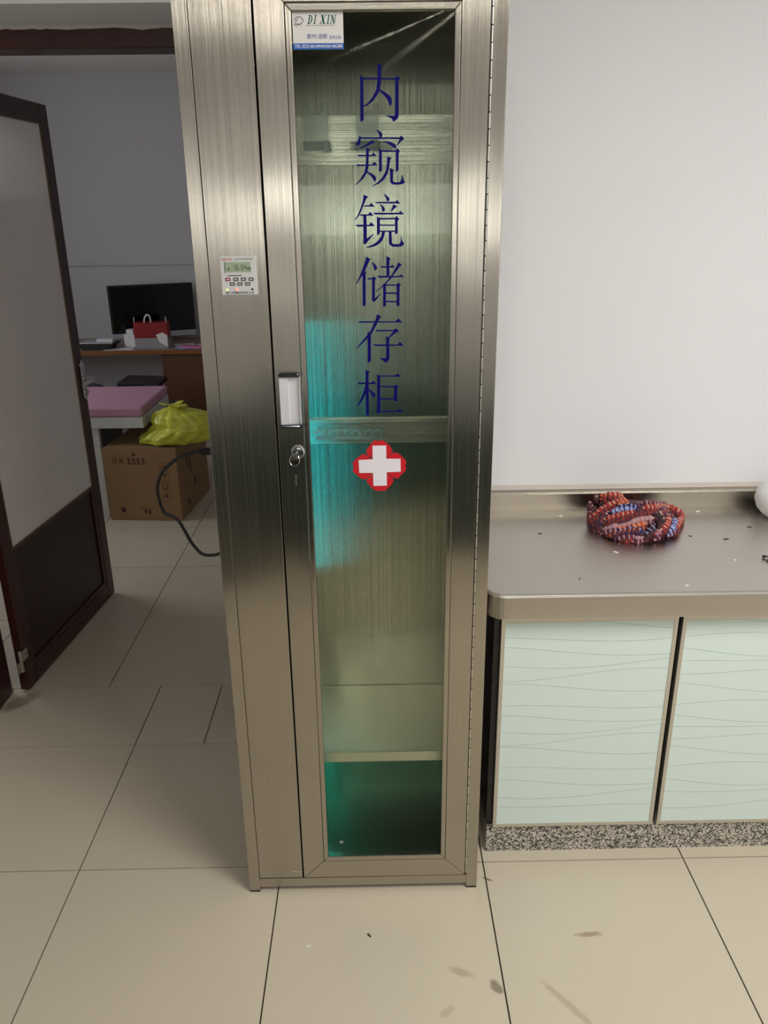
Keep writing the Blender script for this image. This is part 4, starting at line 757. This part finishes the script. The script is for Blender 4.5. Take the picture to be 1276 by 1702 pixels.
dk = thing('desk', 'brown wooden desk with pale top against the far wall', 'desk', (-1.9, 5.45, 0))
MB().box(-3.0, -0.75, 5.10, 5.84, 0.728, 0.750).build('desk_top', M['desk_top'], dk)
MB().box(-3.0, -0.75, 5.085, 5.10, 0.716, 0.750).build('edge_band', M['desk_edge'], dk)
MB().box(-1.428, -0.78, 5.12, 5.80, 0.0, 0.728).build('pedestal', M['desk'], dk, bevel=0.004)
MB().box(-2.98, -2.94, 5.12, 5.80, 0.0, 0.728).build('end_panel', M['desk'], dk)
bx(-1.431, -1.4275, 5.14, 5.20, 0.47, 0.54).build('peeled_patch', plain('bare_chipboard', (150, 118, 90), 0.8), dk)
mo = thing('monitor', 'large black computer monitor with silver chin on the desk', 'monitor', (-1.575, 5.56, 0.75), math.radians(23))
MB().box(-0.365, 0.365, -0.012, 0.03, 0.095, 0.505).build('bezel', M['black'], mo, bevel=0.006, local=True)
MB().box(-0.345, 0.345, -0.0135, -0.011, 0.115, 0.487).build('screen', M['screen'], mo, local=True)
MB().box(-0.365, 0.365, -0.013, 0.03, 0.045, 0.094).build('chin', M['silver'], mo, bevel=0.004, local=True)
MB().prism([(-0.06, 0.012), (0.06, 0.012), (0.045, 0.25), (-0.045, 0.25)], 1, 0.031, 0.05).build('neck', M['silver'], mo, local=True)
MB().box(-0.13, 0.13, -0.04, 0.11, 0.0, 0.012).build('base', M['silver'], mo, bevel=0.004, local=True)
gb = thing('gift_box', 'red and grey printed carrier box with white handles on the desk', 'box', (-1.518, 5.26, 0.75))
MB().box(-1.660, -1.377, 5.20, 5.32, 0.751, 0.838).build('lower_sleeve', M['gift_grey'], gb); MB().box(-1.660, -1.377, 5.20, 5.32, 0.838, 0.966).build('upper_sleeve', M['gift_red'], gb)
MB().prism([(-1.45, 0.80), (-1.385, 0.765), (-1.378, 0.86), (-1.42, 0.885), (-1.475, 0.865)], 1, 5.1985, 5.1999).build('printed_label', M['paper'], gb)
for hx in (-1.656, -1.386): MB().tube([(hx, 5.23, 0.93), (hx, 5.23, 1.012)], 0.004, 6).build('cord_end', M['paper'], gb)
MB().tube(curve_pts([(-1.575, 5.235, 0.955), (-1.565, 5.23, 1.0), (-1.545, 5.23, 1.028), (-1.522, 5.23, 1.02), (-1.515, 5.23, 0.985), (-1.518, 5.235, 0.95)], 0.006), 0.007, 6).build('handle', M['paper'], gb, smooth=True)
tr = thing('desk_tray', 'flat black tray with a grey lid on the desk beside the door', 'tray', (-2.0, 5.42, 0.75))
MB().prism([(-2.13, 0.800), (-2.10, 0.7505), (-1.88, 0.7505), (-1.82, 0.800)], 1, 5.14, 5.36).build('tray_body', M['black'], tr, bevel=0.004); MB().box(-2.12, -1.84, 5.15, 5.35, 0.801, 0.812).build('tray_lid', M['silver'], tr, bevel=0.004)
pb = MB().box(-1.99, -1.85, 5.20, 5.32, 0.8122, 0.832).build('white_case', M['white_pl'], None, bevel=0.004); tag(pb, 'small white case lying on the black desk tray', 'case')
wc = MB().box(-1.775, -1.672, 5.28, 5.37, 0.752, 0.86).box(-1.752, -1.69, 5.285, 5.365, 0.86, 0.90).build('small_carton', M['white_pl'], None, bevel=0.003); tag(wc, 'small stepped white carton beside the red carrier box', 'carton')
def sheet(x, y, z, w_, d_, ang, mat, label, grp='papers on the desk', t=0.0015):
    ca, sa = math.cos(ang), math.sin(ang)
    q = [(x+a*ca-b*sa, y+a*sa+b*ca) for a, b in ((-w_/2, -d_/2), (w_/2, -d_/2), (w_/2, d_/2), (-w_/2, d_/2))]
    return tag(MB().prism(q, 2, z, z+t).build('paper_sheet', mat), label, 'paper', grp)
sheet(-1.80, 5.19, 0.7502, 0.24, 0.13, 0.15, M['paper'], 'white sheet lying in front of the white carton', t=0.003)
sheet(-1.26, 5.33, 0.7502, 0.17, 0.26, 0.35, M['paper'], 'white sheet under the pink booklet')
sheet(-1.08, 5.38, 0.7502, 0.17, 0.24, -0.2, M['paper'], 'white sheet half hidden behind the steel cabinet edge')
sheet(-1.17, 5.21, 0.754, 0.22, 0.10, -0.35, M['pinkpaper'], 'pink booklet among the desk papers', t=0.012)
sheet(-1.265, 5.165, 0.7525, 0.06, 0.14, 0.75, M['bluepaper'], 'pale blue leaflet at the front edge of the desk', t=0.003)
# stools behind the couch
st = thing('stool', 'black padded stool behind the pink couch', 'stool', (-1.48, 4.58, 0))
MB().prism([(-1.665, 0.555), (-1.30, 0.555), (-1.29, 0.60), (-1.61, 0.612)], 1, 4.42, 4.74).build('seat', M['black'], st, bevel=0.012)
for lx, ly in ((-1.62, 4.45), (-1.34, 4.45), (-1.62, 4.70), (-1.34, 4.70)): MB().tube([(lx, ly, 0), (lx, ly, 0.556)], 0.011, 8).build('leg', M['dark_chrome'], st, smooth=True)
rs = thing('stool', 'round grey domed stool behind the pink couch, close to the door', 'stool', (-1.86, 4.45, 0))
MB().lathe([(0.14, 0.50), (0.15, 0.54), (0.13, 0.572), (0.08, 0.592), (0.01, 0.598)], (-1.86, 4.45, 0), 28).build('seat', plain('dark_grey_vinyl', (52, 50, 56), 0.5), rs, smooth=True)
MB().tube([(-1.86, 4.45, 0.03), (-1.86, 4.45, 0.50)], 0.022, 12).build('column', M['dark_chrome'], rs, smooth=True); MB().lathe([(0.17, 0), (0.16, 0.02), (0.03, 0.035)], (-1.86, 4.45, 0), 28).build('base', M['dark_chrome'], rs, smooth=True)

# ================================================================ unseen: ceiling lamps, and a cupboard added for the steel's dark band
lc = thing('added_cupboard', 'added unseen dark green cupboard, made up for the dark band in the steel', 'cupboard', (0.5, -2.5, 0))
MB().box(-1.4, 2.4, -2.75, -2.27, 0.06, 0.80).build('carcass', M['added_green'], lc); MB().box(-1.42, 2.42, -2.77, -2.23, 0.80, 0.83).build('top', M['added_green'], lc, bevel=0.004); MB().box(-1.36, 2.36, -2.72, -2.30, 0.0, 0.06).build('plinth', M['black'], lc)
for i in range(6): MB().box(-1.39+0.632*i, -0.77+0.632*i, -2.27, -2.252, 0.075, 0.785).build('door', M['added_green'], lc, bevel=0.003)
for i, (lx, ly, lp) in enumerate(LAMPS):
    fx = thing('ceiling_lamp', ['white ceiling tube lamp over the left end of the worktop', 'white ceiling tube lamp over the right end of the worktop', 'added unseen ceiling tube lamp that lights the open door board'][i], 'lamp', (lx, ly, CEIL), group='ceiling tube lamps')
    MB().prism([(lx-0.06, CEIL-0.002), (lx-0.04, CEIL-0.07), (lx+0.04, CEIL-0.07), (lx+0.06, CEIL-0.002)], 1, ly-0.62, ly+0.62).build('housing', M['white_pl'], fx)
    MB().tube([(lx, ly-0.58, CEIL-0.085), (lx, ly+0.58, CEIL-0.085)], 0.013, 12).build('tube', M['white_pl'], fx, smooth=True)
